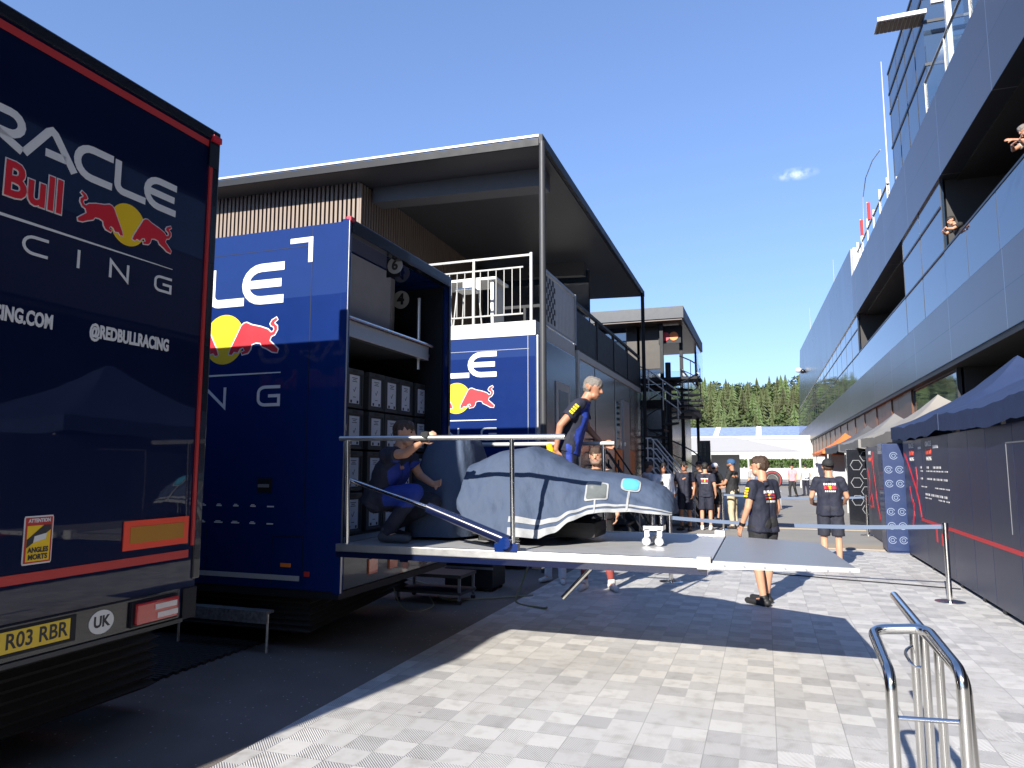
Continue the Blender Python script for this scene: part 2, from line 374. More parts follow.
# ribbed perforation: diagonal lines, alternating by tile
sg = math_node(n, l, 'MULTIPLY_ADD', chk, 2, -1)
dg_ = math_node(n, l, 'ADD', sx.outputs[0], math_node(n, l, 'MULTIPLY', sx.outputs[1], sg))
sn = math_node(n, l, 'SINE', math_node(n, l, 'MULTIPLY', dg_, 330.))
hole = math_node(n, l, 'MULTIPLY', math_node(n, l, 'GREATER_THAN', sn, .55), math_node(n, l, 'MULTIPLY_ADD', chk, .30, .12))
d4 = n.new('ShaderNodeMixRGB'); l.new(hole, d4.inputs[0]); l.new(d3.outputs[0], d4.inputs[1]); d4.inputs[2].default_value = (.1, .1, .1, 1)
l.new(d4.outputs[0], b.inputs['Base Color'])
bp = n.new('ShaderNodeBump'); bp.inputs['Strength'].default_value = .35; bp.inputs['Distance'].default_value = .006
l.new(math_node(n, l, 'ADD', sn, math_node(n, l, 'MULTIPLY', ed, -3)), bp.inputs['Height']); l.new(bp.outputs[0], b.inputs['Normal'])
o = MB().box(-3.0, 2.95, -10, 15.9, -.011, .012).build('paving_tiles', tile); tag(o, kind='structure')
conc = mat('paving_concrete', (.27, .26, .245), .8, var=.2, nscale=1.2, bump=.2, bscale=50)
o = MB().box(-3.0, 9, 15.9, 140, -.011, .008).build('paving_lane', conc); tag(o, kind='structure')
o = MB().box(2.95, 9, -10, 15.9, -.011, .010).build('paving_under_tents', conc); tag(o, kind='structure')
o = MB().box(-2.9, 2.4, 16.0, 16.9, .008, .03).build('kerb_strip', mat('kerb_beige', (.33, .28, .22), .8)); tag(o, kind='structure')
o = MB().box(-2.9, 2.4, 20.6, 21.4, .008, .03).build('kerb_strip', MATS['kerb_beige']); tag(o, kind='structure')

# ------------------------------------------------------------------ pit building
def seam_mat(name, rgb, rough, metal, py, pz, z0, y0):
    m = mat(name, rgb, rough, metal=metal, var=.22, nscale=.5, bump=.12, bscale=.8, stretch=(1, 1, .5))
    n, l, b = nodes_of(m)
    t = n.new('ShaderNodeTexCoord'); s = n.new('ShaderNodeSeparateXYZ'); l.new(t.outputs['Object'], s.inputs[0])
    a = math_node(n, l, 'FRACT', math_node(n, l, 'DIVIDE', math_node(n, l, 'SUBTRACT', s.outputs[1], y0), py))
    c = math_node(n, l, 'FRACT', math_node(n, l, 'DIVIDE', math_node(n, l, 'SUBTRACT', s.outputs[2], z0), pz))
    e1 = math_node(n, l, 'LESS_THAN', a, .035/py); e2 = math_node(n, l, 'LESS_THAN', c, .022/pz)
    old = b.inputs['Base Color'].links[0].from_socket
    # every panel a shade of its own
    cb = n.new('ShaderNodeCombineXYZ')
    l.new(math_node(n, l, 'FLOOR', math_node(n, l, 'DIVIDE', math_node(n, l, 'SUBTRACT', s.outputs[1], y0), py)), cb.inputs[0])
    l.new(math_node(n, l, 'FLOOR', math_node(n, l, 'DIVIDE', math_node(n, l, 'SUBTRACT', s.outputs[2], z0), pz)), cb.inputs[1])
    w = n.new('ShaderNodeTexWhiteNoise'); l.new(cb.outputs[0], w.inputs[0])
    hv = n.new('ShaderNodeHueSaturation'); l.new(math_node(n, l, 'MULTIPLY_ADD', w.outputs[0], .16, .92), hv.inputs['Value']); l.new(old, hv.inputs['Color'])
    x1 = n.new('ShaderNodeMixRGB'); l.new(e2, x1.inputs[0]); l.new(hv.outputs[0], x1.inputs[1]); x1.inputs[2].default_value = (.05, .055, .07, 1)
    x2 = n.new('ShaderNodeMixRGB'); l.new(e1, x2.inputs[0]); l.new(x1.outputs[0], x2.inputs[1]); x2.inputs[2].default_value = (.3, .31, .34, 1)
    l.new(x2.outputs[0], b.inputs['Base Color'])
    return m
pband = seam_mat('facade_panels', (.115, .108, .118), .32, .45, 5.05, 1.25, 10.2, 18.1)
pband2 = seam_mat('facade_panels_lower', (.115, .108, .118), .32, .45, 5.05, .92, 4.7, 18.3)
pfar = seam_mat('facade_panels_far', (.09, .088, .092), .26, .35, 2.5, 60., -5., 45.)
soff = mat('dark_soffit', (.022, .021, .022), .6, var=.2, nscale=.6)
rust = mat('bronze_cladding', (.13, .06, .035), .4, metal=.35, var=.35, nscale=1.5, stretch=(1, 4, .3))
mull = mat('dark_mullion', (.025, .027, .032), .4)
PB = thing('pit_building', 'long dark pit building with overhanging metal bands, glass strips and open balconies', 'building', (5.2, 30, 0))
PB.location = (0, 0, 0)
FX = 5.2; YN = -26
box('upper_band', pband, PB, FX, FX+.5, YN, 45, 10.2, 12.7)
fnX = lambda x0: (lambda u, v, d: (x0+d, u, v))
MB().prism([(45.0, 10.2), (116, 10.2), (106, 17.63), (45.0, 14.35)], fnX(FX), .5).build('far_parapet', pfar, PB)
MB().prism([(44.6, 12.7), (44.95, 12.7), (44.95, 14.3), (44.6, 14.3)], fnX(FX+.1), 4).build('parapet_end', white, PB)
MB().prism([(YN, 4.7), (123.5, 4.7), (121.2, 6.53), (YN, 6.53)], fnX(FX), .5).build('lower_band', pband2, PB)
MB().box(FX+.5, 24, YN, 110, 12.3, 12.6).box(FX+.5, 24, 45.2, 108, 12.62, 14.0).build('roof', soff, PB)
box('soffit', soff, PB, FX+.02, 24, YN, 122, 4.55, 4.70)
MB().box(FX+.05, FX+.09, YN, 23.6, 6.53, 7.98).box(FX+.05, FX+.09, 29.8, 44, 6.53, 7.98).build('balustrade', glass, PB)
MB().box(FX+.02, FX+.12, YN, 121, 6.50, 6.56).box(FX+.03, FX+.1, YN, 119, 7.98, 8.03).build('glazing_rail', mull, PB)
for y0, y1 in ((23.6, 29.8), (44.0, 119.5)):
    w = MB().box(FX+.06, FX+.14, y0, y1, 6.56, 10.2).build('window', glass, PB)
    mm = MB(); k = int((y1-y0)/3.05)
    for i in range(k+1):
        yy = y0+(y1-y0)*i/k
        mm.box(FX+.05, FX+.07, yy-.006, yy+.006, 6.57, 7.97).box(FX+.05, FX+.07, yy-.006, yy+.006, 8.04, 10.19)
    mm.box(FX+.03, FX+.075, y0, y1, 9.36, 9.42)
    mm.build('mullion', mull, w)
bm_ = MB()
for yy in [i*2.6-20.4 for i in range(17)]: bm_.box(FX+.045, FX+.1, yy-.006, yy+.006, 6.57, 7.97)
bm_.build('balustrade_joint', mull, PB)
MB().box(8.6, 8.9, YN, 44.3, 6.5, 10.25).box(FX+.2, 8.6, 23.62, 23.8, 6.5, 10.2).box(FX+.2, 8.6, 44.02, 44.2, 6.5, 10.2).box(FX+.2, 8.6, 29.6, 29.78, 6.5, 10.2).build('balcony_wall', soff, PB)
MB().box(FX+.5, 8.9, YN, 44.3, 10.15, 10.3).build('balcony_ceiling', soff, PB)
MB().box(FX+.12, 8.6, YN, 44.0, 6.85, 6.95).build('balcony_floor', greym, PB)
dr_ = MB()
for yy in (17.5, 20.6, 33, 37, 41): dr_.box(8.5, 8.6, yy, yy+.08, 6.5, 9.2).box(8.5, 8.6, yy+1.3, yy+1.38, 6.5, 9.2).box(8.5, 8.6, yy, yy+1.38, 9.2, 9.3)
dr_.build('balcony_door_frame', greym, PB)
mb = MB()
for i in range(60): mb.box(5.42-.05*(i % 3 == 0), 5.7, 30.6+1.52*i, 30.6+1.52*i+1.5, 0, 4.548)
mb.build('ground_floor_cladding', rust, PB)
gw = MB().box(5.45, 5.5, 24.0, 30.5, 0, 4.548).build('shop_window', glass, PB)
mm = MB()
for yy in (24.0, 30.45): mm.box(5.43, 5.55, yy-.03, yy+.03, 0, 4.545)
mm.box(5.435, 5.54, 24.04, 30.4, 4.5, 4.54)
mm.build('window_frame', mull, gw)
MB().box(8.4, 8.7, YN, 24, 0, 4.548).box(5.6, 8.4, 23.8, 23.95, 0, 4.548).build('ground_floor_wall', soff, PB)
# rear body of the building so that it has depth
MB().box(9, 24, YN, 112, 0, 12.3).build('building_body', greym, PB)
# penthouse on the roof
PX = 5.7
pg = MB().box(PX, 13, 26.3, 33.1, 12.62, 18.7).build('penthouse_window', glass, PB)
mm = MB()
for z in (18.68, 17.72, 16.85, 15.3): mm.box(PX-.03, 13, 26.27, 33.13, z-.05, z+.05)
mm.build('mullion', mull, pg)
mm = MB()
for i in range(4): mm.box(PX-.012, PX, 26.3+1.7*(i+.9)-.012, 26.3+1.7*(i+.9)+.012, 12.7, 18.6)
mm.build('glazing_joint', black, pg)
slab = MB().box(4.25, 5.75, 26.0, 26.75, 16.98, 17.02).box(5.76, 12, 25.3, 25.42, 16.9, 17.02).box(4.25, 5.75, 25.9, 26.0, 16.96, 17.10).build('roof_awning', white, PB)
mm = MB()
for i in range(11): mm.box(4.3+.13*i, 4.40+.13*i, 26.03, 26.72, 16.95, 16.978)
mm.build('awning_slat', mat('louvre_tan', (.28, .24, .19), .6), slab)
tg = MB().box(5.36, 5.39, 12, 25.2, 12.7, 14.0).box(5.4, 9, 25.16, 25.19, 12.7, 14.0).build('terrace_glass', clear, PB)
mm = MB()
for yy in (12, 14.6, 17.2, 19.8, 22.4, 25.0): mm.box(5.33, 5.42, yy-.02, yy+.02, 12.7, 14.05)
mm.box(5.33, 5.42, 12, 25.2, 14.02, 14.06)
mm.build('glass_post', aluw, tg)
MB().box(5.95, 6.1, 24.4, 24.6, 12.62, 16.9).build('terrace_column', white, PB)
MB().box(6.6, 12, 12, 25, 12.62, 16.9).build('terrace_lounge', glass, PB)

# things on the pit building's roof
def mast(name, label, x, y, z0, z1, r=.03, path=None):
    o = MB().tube(path or [(x, y, z0), (x, y, z0+(z1-z0)*.5), (x, y, z1)], [r, r*.8, r*.5] if not path else r, 8).build(name, aluw, None, smooth=True)
    return tag(o, label, 'mast')
mast('radio_mast', 'tall thin straight white mast on roof just beyond the glass penthouse', 6, 36.3, 12.4, 21.0, .05)
mast('antenna_pole', 'thin pole bowed at the top, on roof among the red flags', 6, 44, 12.4, 0, .025, [(6, 45.3, 12.5), (6, 45.2, 15.0), (6, 44.6, 17.3), (6, 43.2, 17.9), (6, 40.5, 17.8), (6, 38, 17.3)])
mast('antenna_mast', 'faint whip antenna above the sloping far roof, nearer of two', 6.2, 65.5, 14, 19.3, .035)
mast('antenna_mast', 'faint whip antenna above the sloping far roof, farther and shorter of two', 6.2, 98, 14, 21.9, .045)
flag_red = mat('flag_cloth', (.6, .06, .06), .7, var=.1)
fr = thing('roof_railing', 'white frames and glass guard along the roof edge beyond the penthouse', 'railing', (5.4, 34, 12.7))
fr.location = (0, 0, 0)
MB().box(5.5, 5.52, 33.5, 44.4, 12.7, 13.9).build('glass_panel', clear, fr)
mm = MB()
for i in range(6): mm.box(5.46, 5.56, 33.6+2.1*i, 33.68+2.1*i, 12.7, 14.2+.25*(i % 2))
mm.box(5.46, 5.56, 33.5, 44.4, 13.9, 13.95)
mm.build('frame', white, fr)
for i, (y, lab) in enumerate(((40.4, 'small red flag hanging on a white pole at the roof edge, nearer one'), (43.2, 'small red flag hanging on a white pole at the roof edge, farther one'))):
    f = thing('flag', lab, 'flag', (0, 0, 0), group='flags on the pit roof')
    MB().tube([(5.6, y, 12.7), (5.6, y, 15.5)], .03, 6).build('pole', white, f)
    mm = MB(); N = 6
    for k in range(N+1):
        for z in (14.5, 15.4): mm.v.append((5.6+.1*math.sin(k*1.1), y-.03-.13*k, z-.03*k))
    mm.f = [(2*k, 2*k+2, 2*k+3, 2*k+1) for k in range(N)]
    mm.build('cloth', flag_red, f)
c = thing('security_camera', 'white twin camera on a short arm at the far end of the building', 'camera', (0, 0, 0))
MB().tube([(5.2, 96.9, 13.4), (4.7, 96.9, 13.7)], .1, 8).build('arm', aluw, c)
MB().sphere((4.5, 96.7, 13.7), .42, 10, 6, (1, 1, .8)).build('housing', white, c); MB().sphere((5.35-.4, 96.4, 13.5), .3, 10, 6).build('lens_dome', blackg, c)

# ------------------------------------------------------------------ team trucks
fRear = lambda X, u0, v0: (lambda u, v, d: (X+d, u0+u, v0+v))
fSide = lambda Y, u0, v0: (lambda u, v, d: (u0+u, Y-d, v0+v))
def skirt(parent, x, y0, y1, z0, z1, dx=0.):
    mb = MB(); N = 9
    for (ya, yb, xa, xb) in ((y0, y1, x, x+dx),):
        pts = []
        for i in range(N*2+1):
            z = z1-(z1-z0)*i/(N*2); off = (.05 if i % 2 else 0)
            pts.append((off, z))
        for i in range(len(pts)-1):
            (o0, za), (o1, zb) = pts[i], pts[i+1]
            k = len(mb.v)
            mb.v += [(xa+o0, ya-o0, za), (xb+o0, yb+o0, za), (xb+o1, yb+o1, zb), (xa+o1, ya-o1, zb),
                     (-14, ya-o0, za), (-14, ya-o1, zb), (-14, yb+o0, za), (-14, yb+o1, zb)]
            mb.f += [(k, k+1, k+2, k+3), (k+4, k, k+3, k+5), (k+1, k+6, k+7, k+2)]
    return mb.build('skirt', rubber, parent)
def wheels(parent, y0, y1, xs, r=.48):
    for x in xs:
        for y in (y0+.2, y1-.2):
            w = MB()
            prof = [(-.14, .30), (-.15, .40), (-.12, .47), (-.05, r), (.05, r), (.12, .47), (.15, .40), (.14, .30)]
            k = 0; seg = 28
            for j in range(seg):
                a = 2*math.pi*j/seg
                for dy, rr in prof: w.v.append((x+rr*math.cos(a), y+dy, r+rr*math.sin(a)))
            m = len(prof)
            for j in range(seg):
                for q in range(m):
                    a = j*m+q; b2 = j*m+(q+1) % m; c2 = ((j+1) % seg)*m
                    w.f.append((a, b2, c2+(q+1) % m, c2+q))
            o = w.build('wheel', rubber, parent, smooth=True)
            MB().tube([(x, y-.12, r), (x, y+.12, r)], .3, 20).build('rim', greym, o, smooth=True)

T1 = thing('race_truck', 'dark navy race truck whose closed rear doors carry team lettering, number plate and tail light', 'truck', (0, 0, 0))
Y0, Y1, X1 = 1.40, 3.89, -3.62
MB().box(-4.02, X1, Y0, Y1, .70, 4.05).build('body', navyk, T1, bevel=.035, seg=3)
MB().box(-16, -4.021, Y0+.004, Y1-.004, .70, 3.80).build('lowered_box_body', navyk, T1)  # height lowered to let the sun line drop on truck two's side
MB().box(-4.03, X1+.012, Y0-.01, Y0+.05, .72, 4.06).box(-4.03, X1+.012, Y1-.05, Y1+.012, .95, 4.07).box(X1-.03, X1+.012, Y0+.05, Y1-.05, 4.0, 4.07).build('edge_trim', blackg, T1, bevel=.008)
MB().box(X1+.001, X1+.014, 3.815, 3.838, 1.17, 3.80).box(X1+.001, X1+.006, 3.845, 3.885, 1.17, 3.76).build('red_stripe', redd, T1)
MB().box(X1+.001, X1+.005, Y0+.06, 3.80, 3.935, 3.98).build('red_stripe', redd, T1)
MB().box(X1+.001, X1+.005, Y0+.06, 3.80, 1.095, 1.145).build('red_stripe', redd, T1)
MB().box(X1+.013, X1+.02, 3.80, 3.885, 3.79, 3.96).build('door_seal', black, T1)
MB().box(X1+.0, X1+.03, 3.82, 3.90, 3.985, 4.03).build('marker_light', redv, T1, bevel=.006)
MB().tube([(X1+.04, 1.95, .95), (X1+.04, 1.95, 3.95)], .016, 8).tube([(X1+.04, 1.85, .95), (X1+.04, 1.85, 3.95)], .016, 8).build('locking_bar', chrome, T1)
team_logo(T1, fRear(X1, 3.54, 3.16), .52)
U, V = (0, 1, 0), (0, 0, 1)
text('web_lettering', '.COM', .105, plane_mat((X1+.003, 2.745, 2.465), U, V), white, T1, bold=.004, sx=.62, align='RIGHT')
text('web_lettering', 'REDBULLRACING', .105, plane_mat((X1+.003, 2.58, 2.465), U, V), white, T1, bold=.004, sx=.62, align='RIGHT')
text('web_lettering', '@REDBULLRACING', .105, plane_mat((X1+.003, 3.545, 2.465), U, V), white, T1, bold=.004, sx=.62, align='RIGHT')
# reflective plate, warning sticker, bumper with plate, UK oval and tail light
rp = MB().box(X1+.002, X1+.010, 3.28, 3.785, 1.19, 1.365).build('reflector_plate', mat('fluorescent_red', (.85, .07, .03), .5, var=.03), T1)
MB().box(X1+.0105, X1+.0125, 3.325, 3.745, 1.228, 1.328).build('reflector_field', mat('amber_reflector', (.42, .18, .01), .35, var=.1), rp)
ws = MB().prism([(.005, 0), (.155, 0), (.16, .01), (.16, .24), (.155, .25), (.005, .25), (0, .24), (0, .01)], fRear(X1+.001, 2.67, 1.185), .004).build('warning_sticker', white, T1)
MB().prism([(.006, .008), (.154, .008), (.154, .242), (.006, .242)], fRear(X1+.0055, 2.67, 1.185), .001).build('sticker_frame', redd, ws)
MB().prism([(.016, .016), (.144, .016), (.144, .2), (.016, .2)], fRear(X1+.007, 2.67, 1.185), .001).build('sticker_field', yellow, ws)
MB().prism([(.016, .088), (.144, .175), (.144, .2), (.105, .2), (.016, .13)], fRear(X1+.0085, 2.67, 1.185), .001).build('sticker_band', ink, ws)
MB().prism([(.05, .112), (.118, .128), (.122, .158), (.055, .145)], fRear(X1+.010, 2.67, 1.185), .001).build('sticker_lorry', white, ws)
text('sticker_lettering', 'ATTENTION', .027, plane_mat((X1+.0085, 2.75, 1.41), U, V), white, ws, bold=.001, sx=.8, depth=.0004)
text('sticker_lettering', 'ANGLES', .036, plane_mat((X1+.0095, 2.75, 1.258), U, V), ink, ws, bold=.0015, sx=.85, depth=.0004)
text('sticker_lettering', 'MORTS', .036, plane_mat((X1+.0095, 2.75, 1.222), U, V), ink, ws, bold=.0015, sx=.9, depth=.0004)
bp_ = MB().box(X1-.2, X1+.012, Y0+.02, 3.74, .715, .905).build('bumper', blackg, T1, bevel=.01)
MB().box(X1-.15, X1+.022, Y0+.02, 3.76, .690, .714).build('bumper_edge', dgrey, bp_)
MB().box(X1-.15, X1+.014, 3.765, 3.885, .70, .90).build('hinge_block', black, T1, bevel=.01)
MB().box(X1+.0125, X1+.02, 2.42, 2.995, .745, .885).build('plate_holder', black, T1, bevel=.003)
npl = MB().box(X1+.0205, X1+.0245, 2.45, 2.955, .765, .872).build('number_plate', mat('plate_yellow', (.75, .52, .03), .4, var=.03), T1)
text('plate_lettering', 'R03 RBR', .108, plane_mat((X1+.0252, 2.94, .818), U, V), ink, npl, bold=.002, sx=.86, depth=.0005, align='RIGHT')
uk = MB().prism([(.082*math.cos(2*math.pi*i/32), .066*math.sin(2*math.pi*i/32)) for i in range(32)], fRear(X1+.0125, 3.16, .81), .002).build('country_oval', white, T1)
text('country_lettering', 'UK', .085, plane_mat((X1+.0153, 3.16, .81), U, V), ink, uk, bold=.003, sx=.9, depth=.0005)
for yy in (3.37, 1.62):
    tl = MB().box(X1+.012, X1+.03, yy-.02, yy+.335, .735, .882).build('light_recess', black, T1)
    MB().box(X1+.0305, X1+.055, yy, yy+.32, .748, .872).build('tail_light', mat('light_red', (.5, .02, .02), .12, coat=1., var=.2, nscale=30), tl, bevel=.012)
    MB().box(X1+.0555, X1+.06, yy+.13, yy+.30, .817, .850).box(X1+.0555, X1+.06, yy+.15, yy+.31, .765, .798).build('clear_lens', mat('light_clear', (.7, .62, .6), .15, var=.1, nscale=40), tl)
skirt(T1, -4.12, 1.5, 4.0, .16, .72)
wheels(T1, Y0, Y1, (-5.6, -7.0, -8.4))

T0 = copy_tree(T1); T0.location = (-.38, -2.92, 0)  # unseen truck added to cast the ground shadow edge it was read from
T0['label'] = 'matching closed race truck out of view, added for its shadow, on the camera side of the lettered truck'

# truck two, its tail open
T2 = thing('race_truck', 'navy race truck standing open at the back, full of grey crates', 'truck', (0, 0, 0))
YA, YB = 5.62, 7.94; XR = -3.64
mb = MB().box(-16, XR, YA, YA+.05, .57, 4.0).box(-16, XR, YB-.05, YB, .57, 4.0).box(-16, XR, YA+.05, YB-.05, 3.95, 4.0).box(-16, -9, YA+.05, YB-.05, .9, 3.95)
mb.build('body', navy, T2)
MB().box(-9, XR+.01, YA+.05, YB-.05, .88, 1.0).build('floor', greym, T2)
for ya_, yb_ in ((YA-.012, YA+.045), (YB-.045, YB+.012)): MB().box(XR-.05, XR+.02, ya_, yb_, .55, 4.02).build('door_post', navy if ya_ < 6 else navyk, T2, bevel=.006)
MB().box(XR+.021, XR+.026, YA-.008, YA+.012, .56, 4.0).build('door_edge', alu, T2)
MB().box(XR-.06, XR+.03, YA+.05, YB-.05, 3.9, 4.03).build('roof_edge', blackg, T2, bevel=.01)
MB().box(XR-.01, XR+.04, YA-.01, YA+.05, 4.0, 4.04).build('marker_light', redv, T2)
MB().box(-9, XR-.055, YB-.09, YB-.052, 1.0, 3.89).build('inner_lining', black, T2)
MB().box(-4.12, -4.06, YA+.06, 7.2, 3.07, 3.94).build('inner_panel', mat('inner_grey', (.5, .52, .56), .5), T2)
MB().tube([(-4.3, 7.45, 3.07), (-4.3, 7.45, 3.94)], .14, 20).build('inner_canister', aluw, T2, smooth=True)
MB().box(-9, -3.86, YA+.06, YB-.1, 3.02, 3.06).build('upper_floor', greym, T2)
sb = MB().box(-3.86, -3.78, YA+.06, YB-.28, 2.95, 3.12).build('shelf_beam', alu, T2, bevel=.01)
MB().tube([(-3.76, YA+.06, 3.125), (-3.76, YB-.25, 3.125)], .026, 10).build('beam_tube', steel, sb)
MB().tube([(-3.90, 7.62, 2.845), (-3.90, 7.62, 3.72)], .022, 8).build('shelf_post', alu, T2)
d4 = MB().tube([(-4.27, YB-.105, 3.78), (-4.27, YB-.092, 3.78)], .115, 28).build('number_disc', white, T2)
text('disc_lettering', '4', .19, plane_mat((-4.27, YB-.107, 3.78), (1, 0, 0), (0, 0, 1)), ink, d4, bold=.008, depth=.001)
d6 = MB().tube([(-3.72, 6.68, 3.86), (-3.72, 6.693, 3.86)], .09, 24).build('number_disc', lgrey, T2)
text('disc_lettering', '6', .15, plane_mat((-3.72, 6.678, 3.86), (1, 0, 0), (0, 0, 1)), ink, d6, bold=.006, depth=.001)
MB().box(-3.83, -3.66, 6.694, 6.71, 3.74, 3.945).build('disc_bracket', black, T2)
fS = fSide(YA, -4.34, 2.94)
team_logo(T2, fS, 1.0)
MB().prism([(.06, .95), (.32, .95), (.32, .70), (.27, .70), (.27, .90), (.06, .90)], fS, .003).build('corner_mark', white, T2)
MB().box(-4.03, -4.022, YA-.0015, YA, .60, 4.0).box(-4.37, -4.363, YA-.0015, YA, .6, 1.04).box(-4.36, -4.03, YA-.0015, YA, 1.04, 1.048).box(-9, -4.04, YA-.0015, YA, 3.80, 3.806).box(-5.14, -5.133, YA-.0015, YA, .6, 1.1).build('panel_seam', black, T2)
MB().box(-9, -4.055, YA-.006, YA, .645, .69).build('silver_line', lgrey, T2)
hd = MB().box(-4.56, -4.39, YA-.004, YA, 1.44, 1.575).build('latch_plate', black, T2)
MB().box(-4.54, -4.42, YA-.02, YA-.005, 1.49, 1.52).build('latch', greym, hd, bevel=.004)
MB().box(-4.26, -4.15, YA-.012, YA, .765, .80).build('side_light', orange, T2, bevel=.004)
MB().box(-4.0, -3.945, YA-.012, YA, .69, .735).build('side_light', redd, T2, bevel=.004)
sp = MB()
for r_, zz in enumerate((1.31, 1.15)):
    for k in range(7):
        w_ = random.uniform(.06, .1); u_ = -5.6+.2*k
        sp.box(u_-w_/2, u_+w_/2, YA-.0025, YA, zz-.004, zz+.008)
        if random.random() < .6: sp.box(u_-w_/3, u_+w_/4, YA-.0025, YA, zz+.011, zz+.019)
sp.build('sponsor_marks', white, T2)
MB().box(-16, XR, YA+.01, YB-.01, .5, .565).build('chassis', black, T2)
skirt(T2, -4.05, 5.78, 8.35, .15, .62, -.38)
wheels(T2, YA, YB, (-6.2, -7.6, -9.0))
# tail of truck two under the lift: silver rear frame with lights
rf = MB().box(XR-.02, XR+.015, YA+.06, YB-.06, .58, .88).build('rear_frame', blackg, T2)
for yy in (6.1, 6.5, 7.4): MB().box(XR+.016, XR+.03, yy, yy+.16, .66, .8).build('tail_light', mat('light_amber', (.6, .12, .03), .2, coat=1.), rf)

# folding step under the truck's side
st = thing('folding_step', 'silver perforated folding step on short legs under the open truck', 'step', (0, 0, 0))
stp = mat('perforated_alu', (.26, .26, .26), .4, metal=.3, var=.95, nscale=38)
MB().box(-5.4, -4.30, 5.50, 5.60, .355, .38).box(-5.4, -4.30, 5.492, 5.502, .27, .38).build('tread', stp, st, bevel=.003)
for x in (-5.35, -4.33): MB().tube([(x, 5.55, .006), (x, 5.55, .355)], .012, 8).build('leg', alu, st)
# ribbed mat edge between the trucks
o = MB()
for i in range(46): o.box(-9, -4.60+.02*(i % 2), 4.2+.05*i, 4.232+.05*i, .006, .03)
o.box(-9, -4.62, 4.2, 6.5, .006, .018)
tag(o.build('ribbed_mat', rubber, None), 'black ribbed mat lying on the ground between the two trucks', 'mat')

# crates, twenty of them
crm = mat('crate_grey', (.05, .053, .058), .55, var=.15, bump=.08)
def make_crate():
    t = thing('storage_crate', 'x', 'crate', (0, 0, 0), group='grey crates in the truck')
    mb = MB().box(-.55, 0, -.155, .155, 0, .385)
    mb.box(-.56, .012, -.162, .162, .35, .40).box(-.01, .010, -.162, -.14, 0, .35).box(-.01, .010, .14, .162, 0, .35).box(-.01, .008, -.14, .14, 0, .03)
    mb.build('body', crm, t, bevel=.004, seg=1)
    MB().box(.0105, .0145, -.045, .045, .362, .388).build('handle_hole', ink, t)
    lb = MB().box(.001, .005, -.093, .093, .045, .335).build('label_sheet', paper, t)
    mb = MB().box(.0052, .0062, -.075, -.045, .05, .078).box(.0052, .0062, .045, .075, .05, .078)
    for k, (z, w) in enumerate(((.305, .1), (.288, .06), (.27, .09), (.11, .05))): mb.box(.0052, .0062, -w/2, w/2, z-.003, z+.003)
    ribbon(mb, [(-.02, .19), (-.005, .165), (.025, .215)], .006, lambda u, v, d: (.0052+d, u, v), .001)
    mb.build('print', ink, lb)
    return t
proto = make_crate()
rows = ('top', 'second', 'third', 'bottom'); cols = ('nearest the door post', 'second from the door post', 'in the middle', 'second from the far wall', 'beside the far wall')
first = True
for r_ in range(4):
    for c_, yy in enumerate((6.27, 6.70, 7.05, 7.37, 7.77)):
        o = proto if first else copy_tree(proto); first = False
        o.location = (-3.925+random.uniform(-.012, .006), yy+random.uniform(-.004, .004), 1.02+.42*(3-r_)); o.rotation_euler = (0, 0, R(random.uniform(-.6, .6)))
        if r_ < 3 or True: o['label'] = 'grey crate in the %s row of the stack, column %s' % (rows[r_], cols[c_])
tag(MB().box(-4.5, -3.9, 6.0, 7.8, 1.0, 1.018).build('crate_board', black, None), 'black board under the stacked crates in the truck', 'board')

# ------------------------------------------------------------------ hospitality pavilion behind
T3 = thing('team_trailer', 'navy trailer with charging bulls on its side, under the white terrace railing', 'trailer', (0, 0, 0))
XC, YC = -3.49, 11.06
silv = mat('silver_gloss', (.28, .30, .32), .18, metal=.7, var=.12, nscale=1.2)
MB().box(-16, XC, YC, 13.62, .55, 3.84).build('body', navy, T3, bevel=.02)
MB().box(XC+.001, XC+.01, YC+.1, 13.6, .6, 3.82).build('rear_panel', silv, T3)
MB().box(XC+.001, XC+.035, YC-.006, YC+.09, .5, 3.84).build('corner_post', greym, T3, bevel=.01)
dd = MB().box(XC+.011, XC+.03, 12.15, 13.1, 1.2, 3.2).build('door', lgrey, T3, bevel=.006)
MB().box(XC+.031, XC+.036, 12.3, 12.95, 2.1, 3.05).build('pane', glass, dd)
MB().box(XC+.031, XC+.06, 12.2, 12.26, 2.0, 2.12).build('handle', steel, dd)
fT = fSide(YC, -4.19, 2.83)
team_logo(T3, fT, 1.06)
MB().box(-16, -3.62, YC-.002, YC, 3.62, 3.626).box(-3.64, -3.632, YC-.002, YC, .6, 3.84).build('panel_seam', lgrey, T3)
skirt(T3, -3.8, YC+.1, 13.6, .06, .56)
wheels(T3, YC, 13.62, (-6.2, -7.6))

PV = thing('hospitality_pavilion', 'two storey team pavilion with a flat overhanging roof on slim posts', 'building', (0, 0, 0))
rfm = mat('roof_soffit', (.045, .047, .056), .5, var=.25, nscale=.8)
wood = mat('wood_slats', (.24, .185, .15), .6, var=.25, nscale=9, stretch=(3, 3, .4))
def roof_slab(name, m, x0, x1, y0, y1, zt, th, parent, dzx=0., dzy=0.):
    mb = MB()
    for dz in (-th, 0):
        mb.v += [(x0, y0, zt+dz+dzx), (x1, y0, zt+dz), (x1, y1, zt+dz+dzy), (x0, y1, zt+dz+dzx+dzy)]
    mb.f = [(3, 2, 1, 0), (4, 5, 6, 7), (0, 1, 5, 4), (1, 2, 6, 5), (2, 3, 7, 6), (3, 0, 4, 7)]
    return mb.build(name, m, parent)
roof_slab('roof', rfm, -16, -3.42, 11.02, 21.7, 7.20, .10, PV, .32, -.2)
